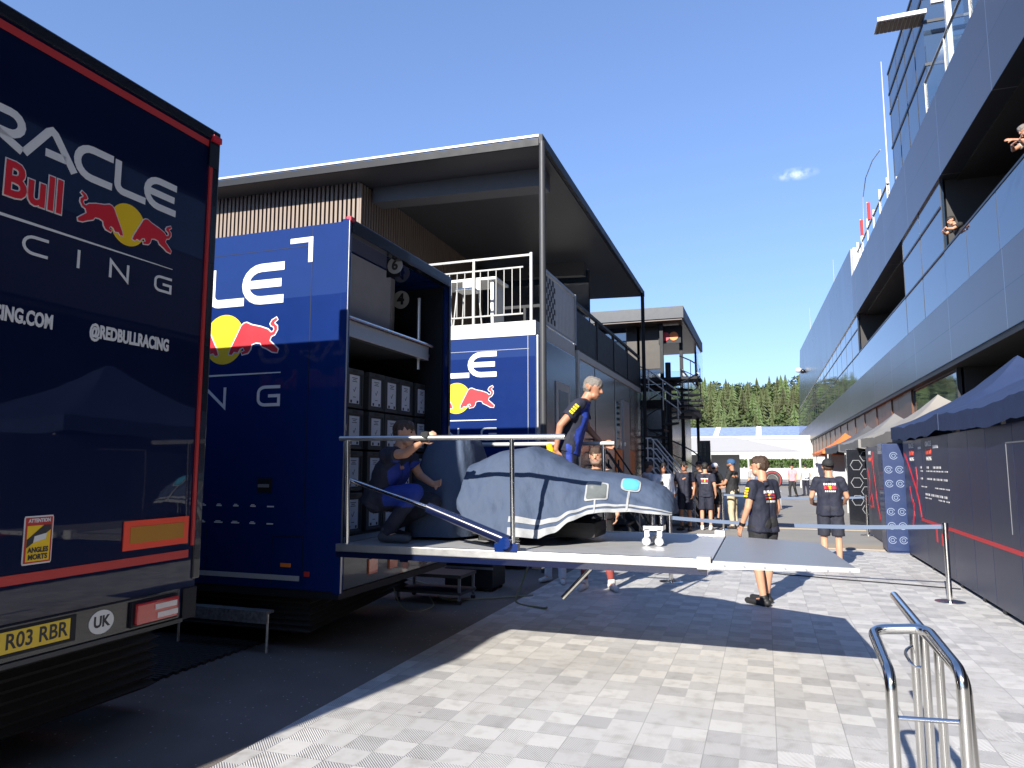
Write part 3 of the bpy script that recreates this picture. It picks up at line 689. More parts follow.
roof_slab('roof_fascia', aluw, -16, -3.40, 10.96, 11.0, 7.27, .04, PV, .32, 0)
roof_slab('roof_trim', black, -16, -3.41, 10.97, 11.01, 7.21, .13, PV, .32, 0)
roof_slab('roof_fascia', black, -3.40, -3.34, 10.97, 21.8, 7.27, .16, PV, 0, -.2)
sf = MB()
for i in range(5): sf.box(-15+2.4*i, -14.985+2.4*i, 11.2, 21.5, 7.0, 7.006)
roof_slab('soffit_beam', mat('soffit_panel', (.10, .105, .12), .5), -7.15, -3.6, 11.9, 12.3, 7.10, .34, PV, .12, 0)
roof_slab('soffit_beam', rfm, -9.4, -4.2, 17.4, 17.6, 6.9, .35, PV, .2, 0)
for y, zt in ((11.02, 7.2), (21.5, 7.0)):
    MB().tube([(-3.36, y, 0), (-3.36, y, zt-.05)], .055, 12).build('post', dgrey if y < 15 else black, PV, smooth=True)
# slatted upper storey
mb = MB(); x = -16.
while x < -7.25:
    mb.box(x, x+.055, 11.56, 11.6, 4.0, 7.3); x += .1
y = 11.56
while y < 18: mb.box(-7.24, -7.2, y, y+.055, 4.0, 7.16); y += .1
mb.build('wood_slats', wood, PV)
MB().box(-16, -7.26, 11.63, 18, 4.0, 7.06).build('upper_wall', mat('dark_backing', (.03, .022, .018), .7), PV)
MB().box(-7.19, -4.2, 17.9, 18.05, 4.1, 6.85).build('upper_glazing', glass, PV)
# terrace over the trailer
MB().box(-16, -3.5, YC-.01, 13.65, 3.845, 4.09).build('terrace_slab', aluw, PV)
rl = thing('terrace_railing', 'white metal railing with thin upright bars above the bull trailer', 'railing', (0, 0, 0))
mb = MB().box(-9, -3.72, YC, YC+.03, 5.01, 5.035).box(-9, -3.72, YC, YC+.03, 4.21, 4.235).box(-9, -3.6, YC+.005, YC+.035, 5.205, 5.24)
x = -9.
railg = mat('rail_grey', (.27, .27, .26), .5, metal=.3)
mb.build('rail', railg, rl)
mb = MB()
while x < -3.75: mb.box(x, x+.013, YC+.008, YC+.022, 4.235, 5.01); x += .145
mb.build('baluster', railg, rl)
for x in (-3.58, -4.62, -6.2, -7.8): MB().box(x-.022, x+.022, YC-.002, YC+.045, 4.09, 5.24 if x < -4 else 5.26).build('post', railg, rl)
rs = thing('slatted_screen', 'white slatted side railing with a black chequer patch at the terrace corner', 'railing', (0, 0, 0))
mb = MB(); y = 11.62
while y < 13.62: mb.box(-3.52, -3.5, y, y+.075, 4.16, 5.03); y += .1
mb.build('slat', aluw, rs)
MB().box(-3.54, -3.485, 11.55, 13.7, 5.06, 5.11).box(-3.525, -3.495, 11.6, 13.66, 4.12, 4.155).box(-3.54, -3.48, 11.5, 11.56, 4.09, 5.12).box(-3.54, -3.48, 13.66, 13.72, 4.09, 5.12).build('frame', greym, rs)
mb = MB()
for i in range(6):
    for j in range(8):
        if (i+j) % 2: mb.box(-3.499, -3.494, 11.65+.1*i, 11.74+.1*i, 4.2+.1*j, 4.3+.1*j)
mb.build('chequer_patch', ink, rs)
# terrace furniture
def bar_stool(x, y, lab):
    t = thing('bar_stool', lab, 'stool', (x, y, 4.09), group='stools on the terrace')
    MB().box(-.18, .18, -.18, .18, .72, .76).build('seat', white, t, bevel=.01)
    MB().box(-.18, .18, .16, .19, .76, 1.02).build('backrest', aluw, t, bevel=.01)
    for sx_ in (-1, 1):
        for sy in (-1, 1): MB().tube([(sx_*.2, sy*.2, 0), (sx_*.15, sy*.15, .72)], .014, 8).build('leg', aluw, t)
bar_stool(-4.95, 11.6, 'white framed bar stool on the terrace, nearer the trailer corner')
bar_stool(-5.6, 11.75, 'white framed bar stool on the terrace, farther from the trailer corner')
t = thing('high_table', 'white topped high table behind the terrace bars', 'table', (-5.25, 12.3, 4.09))
MB().box(-.7, .7, -.35, .35, 1.02, 1.07).build('tabletop', white, t, bevel=.01)
for sx_ in (-.6, .6): MB().box(sx_-.03, sx_+.03, -.28, .28, 0, 1.02).build('leg', aluw, t)

# silver module behind, with black railing on its roof
MD = thing('silver_module', 'silver hospitality module with a dark door strip, beyond the bull trailer', 'building', (0, 0, 0))
modm = mat('module_silver', (.36, .37, .38), .22, metal=.75, var=.14, nscale=.9)
MB().box(-12, -3.5, 13.9, 21.5, .25, 3.86).build('body', modm, MD, bevel=.01)
MB().box(-12, -3.47, 13.86, 21.5, 3.865, 4.0).box(-3.52, -3.46, 13.75, 13.89, .2, 4.0).box(-4.6, -3.53, 13.72, 13.85, 3.6, 4.0).build('trim', aluw, MD)
mb = MB()
for y in (15.4, 17.6, 19.8): mb.box(-3.5, -3.493, y, y+.015, .3, 3.85)
mb.box(-3.5, -3.493, 13.95, 21.4, 1.15, 1.165).build('panel_joint', black, MD)
MB().box(-3.499, -3.485, 17.75, 18.15, 2.1, 3.3).build('window', glass, MD)
dd = MB().box(-3.499, -3.47, 18.6, 19.5, 1.3, 3.4).build('door', greym, MD)
MB().box(-3.469, -3.44, 18.65, 18.7, 2.2, 2.3).build('handle', steel, dd)
for y0, y1 in ((17.6, 18.4), (19.5, 20.2)): MB().box(-3.498, -3.47, y0, y1, 1.45, 2.1).build('orange_poster', orange, MD)
br = thing('black_railing', 'black solid railing on the roof of the silver module', 'railing', (0, 0, 0))
mb = MB(); y = 13.8
while y < 21.5: mb.box(-3.53, -3.50, y, y+.11, 4.08, 4.82); y += .118
mb.build('slat', black, br)
MB().box(-3.55, -3.48, 13.7, 21.6, 4.94, 5.0).box(-3.54, -3.49, 13.75, 21.6, 4.0, 4.06).box(-5.2, -3.55, 13.72, 13.77, 4.94, 5.0).box(-5.2, -3.55, 13.72, 13.77, 4.4, 4.44).build('rail', black, br)
for y in (13.74, 15.7, 17.6, 19.5, 21.55): MB().box(-3.55, -3.485, y-.03, y+.03, 4.0, 4.94).build('post', black, br)
MB().box(-4.6, -4.55, 13.7, 13.76, 4.0, 4.95).build('post', black, br)

# stairs
def stairs(name, label, x0, x1, y0, y1, ztop, m, railm, nst, rails=3):
    t = thing(name, label, 'stairs', (0, 0, 0))
    mb = MB()
    for i in range(nst):
        x = x0+(x1-x0)*i/nst; z = ztop*(1-(i+1)/(nst+0.0))+ztop/nst*.0
        mb.box(x, x+(x1-x0)/nst*1.15, y0, y1, max(.02, z)-.02, max(.02, z)+.025)
    mb.build('treads', m, t)
    for y in (y0, y1):
        MB().prism([(x0, ztop-.25), (x0, ztop-.03), (x1+.1, .05), (x1-.1, .02)], lambda u, v, d, y=y: (u, y+d, v), .03).build('stringer', m, t)
        r = MB()
        for k in range(rails):
            h = .95-.28*k
            r.tube([(x0-.05, y+.015, ztop+h), (x0+.1, y+.015, ztop+h), (x1, y+.015, h+.05), (x1+.08, y+.015, h-.08)], .021, 8)
        for q in (0, .33, .66, 1.):
            xx = x0+(x1-x0)*q; r.tube([(xx, y+.015, ztop*(1-q)), (xx, y+.015, ztop*(1-q)+.95)], .018, 8)
        r.build('handrail', railm, t)
    return t
stairs('entrance_stairs', 'black stairs with black handrails up to the silver module', -3.45, -2.5, 15.0, 16.1, 1.3, black, black, 6)
stairs('entrance_stairs', 'stairs with bright white handrails beside the spiral staircase', -3.1, -1.85, 20.2, 21.3, 1.5, greym, white, 7, 4)
sp = thing('spiral_staircase', 'black spiral staircase with open treads beneath the second roof', 'stairs', (-2.85, 23.2, 0))
MB().tube([(0, 0, 0), (0, 0, 5.0)], .09, 12).build('column', black, sp)
mb = MB(); rail = []; rail2 = []
NT = 22
for i in range(NT):
    a0 = R(-70+i*24); a1 = R(-70+(i+1.1)*24); z = .2*(i+1)
    pts = [(.08, a0), (1.08, a0), (1.08, a1), (.08, a1)]
    mb.add([(r*math.cos(a), r*math.sin(a), z+dz) for dz in (-.06, 0) for r, a in pts], [(3,2,1,0),(4,5,6,7),(0,1,5,4),(1,2,6,5),(2,3,7,6),(3,0,4,7)])
    rail.append((1.0*math.cos(a0), 1.0*math.sin(a0), z+.95)); rail2.append((1.0*math.cos(a0), 1.0*math.sin(a0), z+.5))
mb.build('tread', black, sp)
mb = MB()
for h_ in (0, -.28, -.55): mb.tube([(-.72, -1.25, 4.75+h_), (-.45, -1.25, 4.62+h_), (.42, -1.2, 3.95+h_), (.5, -1.18, 3.8+h_)], .02, 8)
for q_ in (0, .5, 1): mb.tube([(-.45+.87*q_, -1.23, 3.7-.67*q_), (-.45+.87*q_, -1.23, 4.62-.67*q_)], .018, 8)
mb.build('upper_handrail', aluw, sp)
mb = MB().tube(rail, .022, 8).tube(rail2, .014, 8)
mb.build('handrail', black, sp)
mb = MB()
for i in range(0, NT, 2): mb.tube([(rail[i][0], rail[i][1], rail[i][2]-.95), rail[i]], .014, 6)
mb.build('baluster', black, sp)
MB().box(-1.3, -.1, .9, 2.2, 4.30, 4.40).box(-1.4, 1.0, -.2, .9, 4.42, 4.5).build('landing', black, sp)
mb = MB().box(.98, 1.0, -1.1, 1.1, 4.5, 5.35); mb.build('glass_guard', clear, sp)

# second pavilion
P2 = thing('second_pavilion', 'farther pavilion with a dark flat roof, glass balcony and orange and red emblem', 'building', (0, 0, 0))
roof_slab('roof', mat('roof_grey', (.03, .036, .046), .45, metal=.2), -12, -2.5, 25.0, 33.2, 7.25, .42, P2, 0, 0)
roof_slab('soffit', mat('soffit_brown', (.10, .07, .055), .35, var=.4, nscale=1.2), -12, -2.55, 25.05, 33.1, 6.82, .05, P2)
for x, y in ((-3.35, 25.6), (-2.75, 26.4), (-2.75, 32.6)): MB().box(x-.06, x+.06, y-.06, y+.06, 0, 6.78).build('post', black, P2)
MB().box(-12, -4.7, 26, 26.1, 4.0, 6.78).box(-4.3, -4.2, 26, 32.8, 4.0, 6.78).build('upper_glazing', glass, P2)
MB().box(-4.68, -3.45, 26.0, 26.12, 5.2, 6.78).build('wood_panel', mat('brown_panel', (.03, .024, .02), .5), P2)
MB().box(-12, -2.6, 25.4, 33, 3.75, 4.0).build('floor_slab', black, P2)
MB().box(-12, -3.1, 26, 33, .2, 3.75).build('lower_storey', modm, P2)
MB().box(-2.66, -2.63, 25.5, 33, 4.0, 5.0).box(-4.4, -2.66, 25.43, 25.46, 4.0, 5.0).build('balcony_glass', clear, P2)
MB().box(-2.69, -2.61, 25.4, 33, 5.0, 5.05).build('balcony_rail', greym, P2)
MB().tube([(-3.25, 25.9, 6.35), (-3.25, 25.92, 6.35)], .16, 20).build('emblem', redv, P2)
MB().tube([(-2.95, 25.9, 6.35), (-2.95, 25.92, 6.35)], .16, 20).build('emblem', orange, P2)
MB().box(-3.5, -2.7, 25.93, 25.96, 6.1, 6.75).build('emblem_board', black, P2)
tag(MB().box(-2.7, -2.2, 31.9, 32.15, 1.75, 2.75).box(-2.5, -2.4, 31.98, 32.07, 0, 1.75).build('screen_totem', blackg, None), 'dark upright display board on a post behind the crowd', 'board')

# ------------------------------------------------------------------ lift platform of truck two
LP = thing('loading_platform', 'long aluminium loading platform at the open truck with hinged outer flap and handrails', 'platform', (0, 0, 0))
DZ = 1.0; DY0, DY1 = 5.50, 7.52; DX0, DX1 = -3.60, -.40
MB().box(DX0, DX1, DY0+.06, DY1-.06, DZ-.05, DZ).build('deck', deckm, LP)
for ya_ in (DY0, DY1-.058): MB().box(DX0, DX1, ya_, ya_+.058, DZ-.055, DZ+.010).build('edge_rail', alu, LP, bevel=.006)
MB().box(DX0, DX1-.03, DY0+.01, DY0+.07, DZ-.105, DZ-.057).box(DX0, DX1-.03, DY1-.07, DY1-.01, DZ-.105, DZ-.057).box(DX0+.6, DX0+.68, DY0+.07, DY1-.07, DZ-.13, DZ-.052).box(DX0+1.8, DX0+1.88, DY0+.07, DY1-.07, DZ-.13, DZ-.052).build('under_frame', navyk, LP)
flap = MB(); 
zt = DZ+.004
flap.v = [(DX1+.02, 5.42, zt), (.56, 5.40, zt), (.43, 7.04, zt), (DX1+.02, 7.45, zt), (DX1+.02, 5.42, zt-.035), (.56, 5.40, zt-.015), (.43, 7.04, zt-.015), (DX1+.02, 7.45, zt-.035)]
flap.f = [(0, 1, 2, 3), (7, 6, 5, 4), (0, 4, 5, 1), (1, 5, 6, 2), (2, 6, 7, 3), (3, 7, 4, 0)]
fo = flap.build('flap', mat('flap_alloy', (.30, .295, .28), .4, metal=.35, var=.3, nscale=9, stretch=(.6, 7, 1)), LP)
fe = MB().add([(DX1+.02, 5.385, zt+.012), (.57, 5.365, zt+.006), (.57, 5.398, zt+.006), (DX1+.02, 5.418, zt+.012), (DX1+.02, 5.385, zt-.045), (.57, 5.365, zt-.02), (.57, 5.398, zt-.02), (DX1+.02, 5.418, zt-.045)], [(0,1,2,3),(7,6,5,4),(0,4,5,1),(1,5,6,2),(2,6,7,3),(3,7,4,0)])
fe.build('flap_edge', aluw, fo)
rv = MB()
for i in range(7):
    x = DX1+.1+.135*i
    rv.tube([(x, 5.385-.0205*0-.02*(x-DX1)*.9-.002, zt-.016), (x, 5.378-.02*(x-DX1)*.9, zt-.016)], .009, 8)
rv.build('rivet', greym, fo)
MB().tube([(DX1+.01, 5.45, DZ-.03), (DX1+.01, 7.45, DZ-.03)], .022, 8).build('hinge', steel, LP)
MB().box(DX1-.1, DX1, 5.47, 5.56, DZ-.06, DZ+.03).box(DX1-.1, DX1, 7.46, 7.55, DZ-.06, DZ+.05).build('hinge_block', aluw, LP, bevel=.006)
MB().tube([(-2.0, 7.2, .35), (-1.45, 7.2, DZ-.08)], .025, 8).build('brace', steel, LP)
# handrails
hr = MB().tube([(DX0+.02, 5.5, 1.935), (-1.5, 5.5, 1.925)], .023, 10).build('handrail', alu, LP, smooth=True)
for x in (-1.95, -3.5): MB().tube([(x, 5.53, DZ+.01), (x, 5.5, 1.92)], .02, 10).build('post', steel, LP, smooth=True)
MB().tube([(DX0+.02, 7.5, 1.93), (-1.5, 7.5, 1.93)], .023, 10).build('handrail', aluw, LP, smooth=True)
for x in (-1.62, -3.5): MB().tube([(x, 7.5, DZ+.01), (x, 7.5, 1.92)], .02, 10).build('post', steel, LP, smooth=True)
# hydraulic strut
MB().tube([(-3.55, 5.56, 1.58), (-2.62, 5.535, 1.31)], .021, 12).build('piston_rod', chrome, LP, smooth=True)
MB().tube([(-2.72, 5.538, 1.34), (-1.98, 5.52, 1.085)], .045, 16).build('strut_cylinder', mat('strut_blue', (.006, .01, .04), .25, coat=1.), LP, smooth=True)
MB().tube([(-2.0, 5.46, 1.075), (-2.0, 5.6, 1.075)], .05, 14).box(-2.1, -1.9, 5.5, 5.56, 1.0, 1.07).build('strut_bracket', navy, LP)
# cables on the ground
cabm = mat('cable_green', (.14, .15, .06), .5)
def cable(name, pts, r, lab, m=cabm):
    P = []
    n = len(pts)
    for i in range(n-1):
        p0, p1, p2, p3 = [Vector(pts[max(0, min(n-1, i+k))]) for k in (-1, 0, 1, 2)]
        for q in range(6):
            t_ = q/6
            P.append(.5*((2*p1)+(p2-p0)*t_+(2*p0-5*p1+4*p2-p3)*t_*t_+(3*p1-p0-3*p2+p3)*t_**3))
    P.append(Vector(pts[-1]))
    tag(MB().tube(P, r, 6).build(name, m, None, smooth=True), lab, 'cable')
cable('hose', [(-2.85, 9.4, .9), (-3.0, 9.3, .5), (-3.1, 9.1, .1), (-2.95, 8.5, .02), (-2.55, 8.25, .025), (-2.5, 8.3, .025)], .012, 'green hose hanging down from the platform and curling on the ground')
cable('cable', [(-5.0, 9.6, .02), (-4.4, 9.2, .02), (-3.9, 8.4, .02), (-3.4, 8.6, .02), (-2.9, 9.0, .025)], .01, 'thin pale cable lying across the dark matting under the platform', mat('cable_pale', (.3, .28, .16), .5))
cable('cable', [(-4.5, 8.1, .9), (-4.42, 8.0, .3), (-4.0, 7.6, .02), (-3.8, 7.9, .02), (-4.2, 8.6, .02)], .009, 'short cable loop trailing from beneath the open truck', MATS['cable_pale'])
cable('cable', [(-1.6, 15.9, .03), (-.3, 12.5, .022), (.6, 11.9, .02), (1.7, 11.6, .02), (2.45, 11.4, .02)], .011, 'dark thin cable crossing the pale tiles to the navy wall', black)
# dark boxes standing under the platform
tb = thing('tool_trolley', 'low black trolley on castors in the shade under the platform', 'trolley', (-4.0, 8.4, 0))
MB().box(-.45, .45, -.25, .25, .32, .36).box(-.45, .45, -.25, .25, .12, .15).build('shelf', dgrey, tb)
for sx_ in (-.42, .42):
    for sy in (-.22, .22): MB().box(sx_-.015, sx_+.015, sy-.015, sy+.015, .05, .36).build('post', greym, tb); MB().tube([(sx_, sy-.012, .03), (sx_, sy+.012, .03)], .03, 10).build('castor', rubber, tb)
tb = thing('flight_case', 'black flight case standing under the platform beside the hose', 'case', (-3.85, 9.35, 0))
MB().box(-.35, .35, -.25, .25, .05, .5).build('shell', black, tb, bevel=.015)
MB().box(-.36, .36, -.26, -.251, .3, .33).build('edge_strip', greym, tb)
for sx_ in (-.3, .3):
    for sy in (-.2, .2): MB().tube([(sx_, sy-.015, .028), (sx_, sy+.015, .028)], .027, 10).build('castor', rubber, tb)

# ------------------------------------------------------------------ covered racing car on the platform
CAR = thing('covered_race_car', 'single seat racing car under a fitted blue grey cover on the platform', 'car', (0, 0, 0))
covm = mat('cover_cloth', (.050, .073, .124), .8, var=.2, nscale=9, bump=.45, bscale=22, stretch=(1, 1, .45))
cov2 = mat('cover_cloth_rear', (.06, .084, .135), .8, var=.14, nscale=7, bump=.3, bscale=28)
# stations: X, top z, near hem z, far hem z, half width at hem, half width at top, centre Y
ST = [(-2.66, 1.66, 1.36, .52, .22), (-2.64, 1.73, 1.30, .56, .25), (-2.52, 1.775, 1.19, .62, .26), (-2.30, 1.85, 1.10, .66, .28), (-2.05, 1.87, 1.085, .66, .27), (-1.85, 1.80, 1.075, .62, .26), (-1.72, 1.72, 1.12, .58, .25),
      (-1.60, 1.67, 1.215, .52, .24), (-1.46, 1.645, 1.28, .46, .22), (-1.28, 1.63, 1.30, .42, .20), (-1.10, 1.60, 1.30, .40, .19), (-.96, 1.55, 1.29, .37, .17), (-.86, 1.51, 1.28, .35, .15), (-.80, 1.46, 1.275, .32, .13), (-.765, 1.40, 1.275, .28, .10)]
def lerp_st(x):
    if x <= ST[0][0]: return ST[0][1:]
    for a, b2 in zip(ST, ST[1:]):
        if x <= b2[0]:
            t_ = (x-a[0])/(b2[0]-a[0]); t_ = t_*t_*(3-2*t_)*.5+t_*.5
            return tuple(a[i]+(b2[i]-a[i])*t_ for i in range(1, 5))
    return ST[-1][1:]
CY = 6.52
def cov_pt(x, s, off=0.):
    """s -1 (near hem) .. 1 (far hem)"""
    zt_, zh, wh, wt = lerp_st(x); a = abs(s); sgn = -1 if s < 0 else 1
    if a < .35: y = wt*a/.35; z = zt_-.035*(a/.35)**2
    else:
        q = (a-.35)/.65; y = wt+(wh-wt)*(q**.75); z = (zt_-.035)+(zh-zt_+.035)*(q**1.08)
    nrm = Vector((0, sgn*(.35+.65*a), 1-a*.8)).normalized()
    dgl = x*1.0+z*1.6+.25*noise.noise(Vector((x*2, z*2, s)))
    fold = .016*noise.noise(Vector((dgl*9, (x-z)*1.5, 2+s)))*(.3+a)+.005*abs(noise.noise(Vector((x*9, z*14, s*2))))
    fold += .022*noise.noise(Vector((x*5.5+z*2.2, z*3, s*1.3)))+.012*noise.noise(Vector((x*13-z*7, z*9, s*3)))
    fold += .012*a*math.sin(x*26+z*9+2*noise.noise(Vector((x*3, z*3, 1))))*(.4+.6*a)
    p = Vector((x, CY+sgn*y, z))+nrm*(fold*min(1, .35+a)+off)
    return p
NX, NS = 110, 64
mb = MB(); xs = [ST[0][0]+(ST[-1][0]-ST[0][0])*i/NX for i in range(NX+1)]
for x in xs:
    for j in range(NS+1): mb.v.append(tuple(cov_pt(x, -1+2*j/NS)))
for i in range(NX):
    for j in range(NS):
        a = i*(NS+1)+j; mb.f.append((a, a+NS+1, a+NS+2, a+1))
k = len(mb.v); mb.f.append(tuple(range(NS+1))); mb.f.append(tuple(NX*(NS+1)+j for j in range(NS, -1, -1)))
mb.build('cover', covm, CAR, smooth=True)
trm = mat('grey_webbing', (.30, .31, .32), .7, var=.25, nscale=25)
for s0, s1 in ((-1.0, -.94), (-.905, -.865)):
    mb = MB()
    for x in xs:
        if x < -2.14: continue
        for s_ in (s0, (s0+s1)/2, s1): mb.v.append(tuple(cov_pt(x, s_, .006)))
    m_ = len(mb.v)//3
    for i in range(m_-1):
        for j in range(2): a = 3*i+j; mb.f.append((a, a+3, a+4, a+1))
    mb.build('hem_trim', trm, CAR, smooth=True)
def cov_patch(name, x0, x1, s0, s1, off, m, parent, round_=.25, n_=14):
    cx_, cs, hx, hs = (x0+x1)/2, (s0+s1)/2, (x1-x0)/2, (s1-s0)/2
    mb = MB(); mb.v.append(tuple(cov_pt(cx_, cs, off)))
    N = 36
    for ring in range(1, 6):
        for k in range(N):
            a = 2*math.pi*k/N; e = round_
            ca, sa = math.cos(a), math.sin(a)
            mb.v.append(tuple(cov_pt(cx_+hx*ring/5*math.copysign(abs(ca)**e, ca), cs+hs*ring/5*math.copysign(abs(sa)**e, sa), off)))
    for k in range(N): mb.f.append((0, 1+k, 1+(k+1) % N))
    for ring in range(4):
        for k in range(N):
            a = 1+ring*N+k; b2 = 1+ring*N+(k+1) % N; mb.f.append((a, a+N, b2+N, b2))
    return mb.build(name, m, parent, smooth=True)
w1 = cov_patch('window_frame', -1.50, -1.30, -.80, -.50, .010, trm, CAR)
cov_patch('clear_window', -1.485, -1.315, -.775, -.525, .017, mat('window_film', (.13, .14, .13), .12, coat=1., var=.3, nscale=12), w1)
w2 = cov_patch('window_frame', -1.20, -1.03, -.60, -.32, .012, trm, CAR, .5)
cov_patch('clear_window', -1.185, -1.045, -.575, -.345, .019, mat('window_blue', (.1, .42, .62), .12, coat=1., var=.5, nscale=9), w2, .5)
cov_patch('strap', -1.135, -1.115, -.98, -.60, .011, trm, CAR, .2); cov_patch('strap', -1.41, -1.395, -.99, -.8, .011, trm, CAR, .2)
# rear hump under its own darker cover
mb = MB(); RS = [(1.03, .36, .62), (1.2, .35, .6), (1.4, .34, .56), (1.6, .30, .46), (1.8, .255, .36), (1.93, .225, .28), (1.975, .2, .24), (1.985, .08, .1)]
seg = 40
for z, hx, hy in RS:
    for k in range(seg):
        a = 2*math.pi*k/seg; ca, sa = math.cos(a), math.sin(a)
        p = Vector((-3.0+hx*math.copysign(abs(ca)**.55, ca), 6.72+hy*math.copysign(abs(sa)**.55, sa), z))
        p += Vector((ca, sa, 0))*(.02*noise.noise(p*5)+.012*math.sin(a*9+z*5))
        mb.v.append(tuple(p))
for i in range(len(RS)-1):
    for k in range(seg): a = i*seg+k; b2 = i*seg+(k+1) % seg; mb.f.append((a, b2, b2+seg, a+seg))
mb.f.append(tuple(len(mb.v)-seg+k for k in range(seg)))
mb.build('rear_cover', cov2, CAR, smooth=True)
MB().box(-3.0, -1.45, 6.34, 6.85, 1.04, 1.19).build('floor_pan', rubber, CAR, bevel=.06)
MB().box(-2.45, -2.05, 6.0, 6.1, 1.03, 1.10).build('floor_edge', blackg, CAR, bevel=.01)
# nose stand on castors
MB().tube([(-.96, 6.42, 1.4), (-.96, 6.42, 1.16)], .022, 10).tube([(-.9, 6.52, 1.4), (-.9, 6.52, 1.16)], .022, 10).box(-1.03, -.86, 6.36, 6.56, 1.13, 1.17).box(-1.02, -.98, 6.36, 6.40, 1.06, 1.14).box(-.91, -.87, 6.36, 6.40, 1.06, 1.14).build('nose_stand', chrome, CAR)
for x, y in ((-1.0, 6.34), (-.89, 6.34), (-.95, 6.56)):
    c = MB().tube([(x, y-.015, 1.04), (x, y+.015, 1.04)], .038, 16).build('castor', greym, CAR, smooth=True)

# ------------------------------------------------------------------ right side: navy hoarding, tents, stands
wallm = mat('hoarding_navy', (.012, .019, .062), .42, coat=.25, coat_r=.25, var=.12, nscale=.8)
wallm2 = mat('hoarding_slate', (.02, .028, .066), .45, coat=.25, coat_r=.3, var=.12, nscale=.8)
HW = thing('hoarding_wall', 'dark navy hoarding wall with sponsor list and red stripe, under the blue tent', 'wall', (0, 0, 0))
WX = 2.50
cuts = [15.35, 13.62, 11.82, 10.75, 9.95, 8.95, 7.9, 6.9, 5.9]
for i in range(len(cuts)-1):
    MB().box(WX, WX+.05, cuts[i+1]+.004, cuts[i]-.004, .06, 2.15).build('panel', wallm2 if i % 3 == 1 else wallm, HW, bevel=.004, seg=1)
    MB().box(WX+.005, WX+.09, cuts[i]-.3, cuts[i]-.18, .009, .06).build('foot', black, HW)
MB().box(WX+.05, WX+2.9, 15.30, 15.35, .06, 2.15).build('panel', wallm, HW)
MB().box(WX-.004, WX, 5.9, 14.0, .75, .80).build('red_stripe', redv, HW)
fW = lambda u, v, d: (WX-d, -u, v)      # viewer looks towards +X, so screen right is -Y
def neon(parent, path, w, d=.006): 
    mb = MB(); ribbon(mb, path, w, fW, d); return mb.build('red_ribbon', redv, parent)
neon(HW, [(-15.25, 1.93), (-14.9, 1.7), (-14.35, 1.3), (-14.15, 1.1), (-13.98, .8)], .055)
neon(HW, [(-14.25, 1.66), (-14.18, 1.45), (-14.3, 1.18)], .07, .004)
neon(HW, [(-14.9, 1.3), (-14.75, 1.05), (-14.55, 1.0), (-14.75, .72), (-14.82, .62)], .05, .004)
neon(HW, [(-14.68, 1.08), (-14.62, .8), (-14.8, .6)], .06, .003)
UW, VW = (0, -1, 0), (0, 0, 1)
for cy, sz in ((14.55, .115), (13.12, .115)):
    text('sponsor_lettering', 'ORACLE', sz, plane_mat((WX-.003, cy, 2.04), UW, VW), white, HW, bold=.003, sx=1.05)
    text('sponsor_lettering', 'Red Bull', sz*1.1, plane_mat((WX-.003, cy, 1.91), UW, VW), mat('red_orange', (.75, .09, .05), .4), HW, bold=.004, sx=.95)
    text('sponsor_lettering', 'RACING', sz*.8, plane_mat((WX-.003, cy, 1.80), UW, VW), white, HW, sx=1.1)
mb = MB()
for z, h in ((1.66, .035), (1.60, .02), (1.475, .03), (1.34, .02), (1.22, .035), (1.16, .02)):
    y = 13.85
    while y > 12.05:
        w_ = random.uniform(.1, .22); 
        if random.random() < .8: mb.box(WX-.0035, WX, y-w_, y, z-h/2, z+h/2)
        y -= w_+random.uniform(.05, .12)
mb.box(WX-.0035, WX, 13.7, 13.95, 1.97, 2.01).box(WX-.0035, WX, 12.45, 12.8, 1.96, 2.01).build('sponsor_marks', white, HW)
MB().box(WX-.004, WX, 12.86, 12.95, .5, .72).box(WX-.004, WX, 12.5, 12.58, .48, .66).build('red_sticker', redv, HW)
MB().box(WX-.0036, WX, 9.18, 9.195, .95, 1.95).box(WX-.0036, WX, 8.3, 9.18, 1.935, 1.95).build('door_outline', greym, HW)

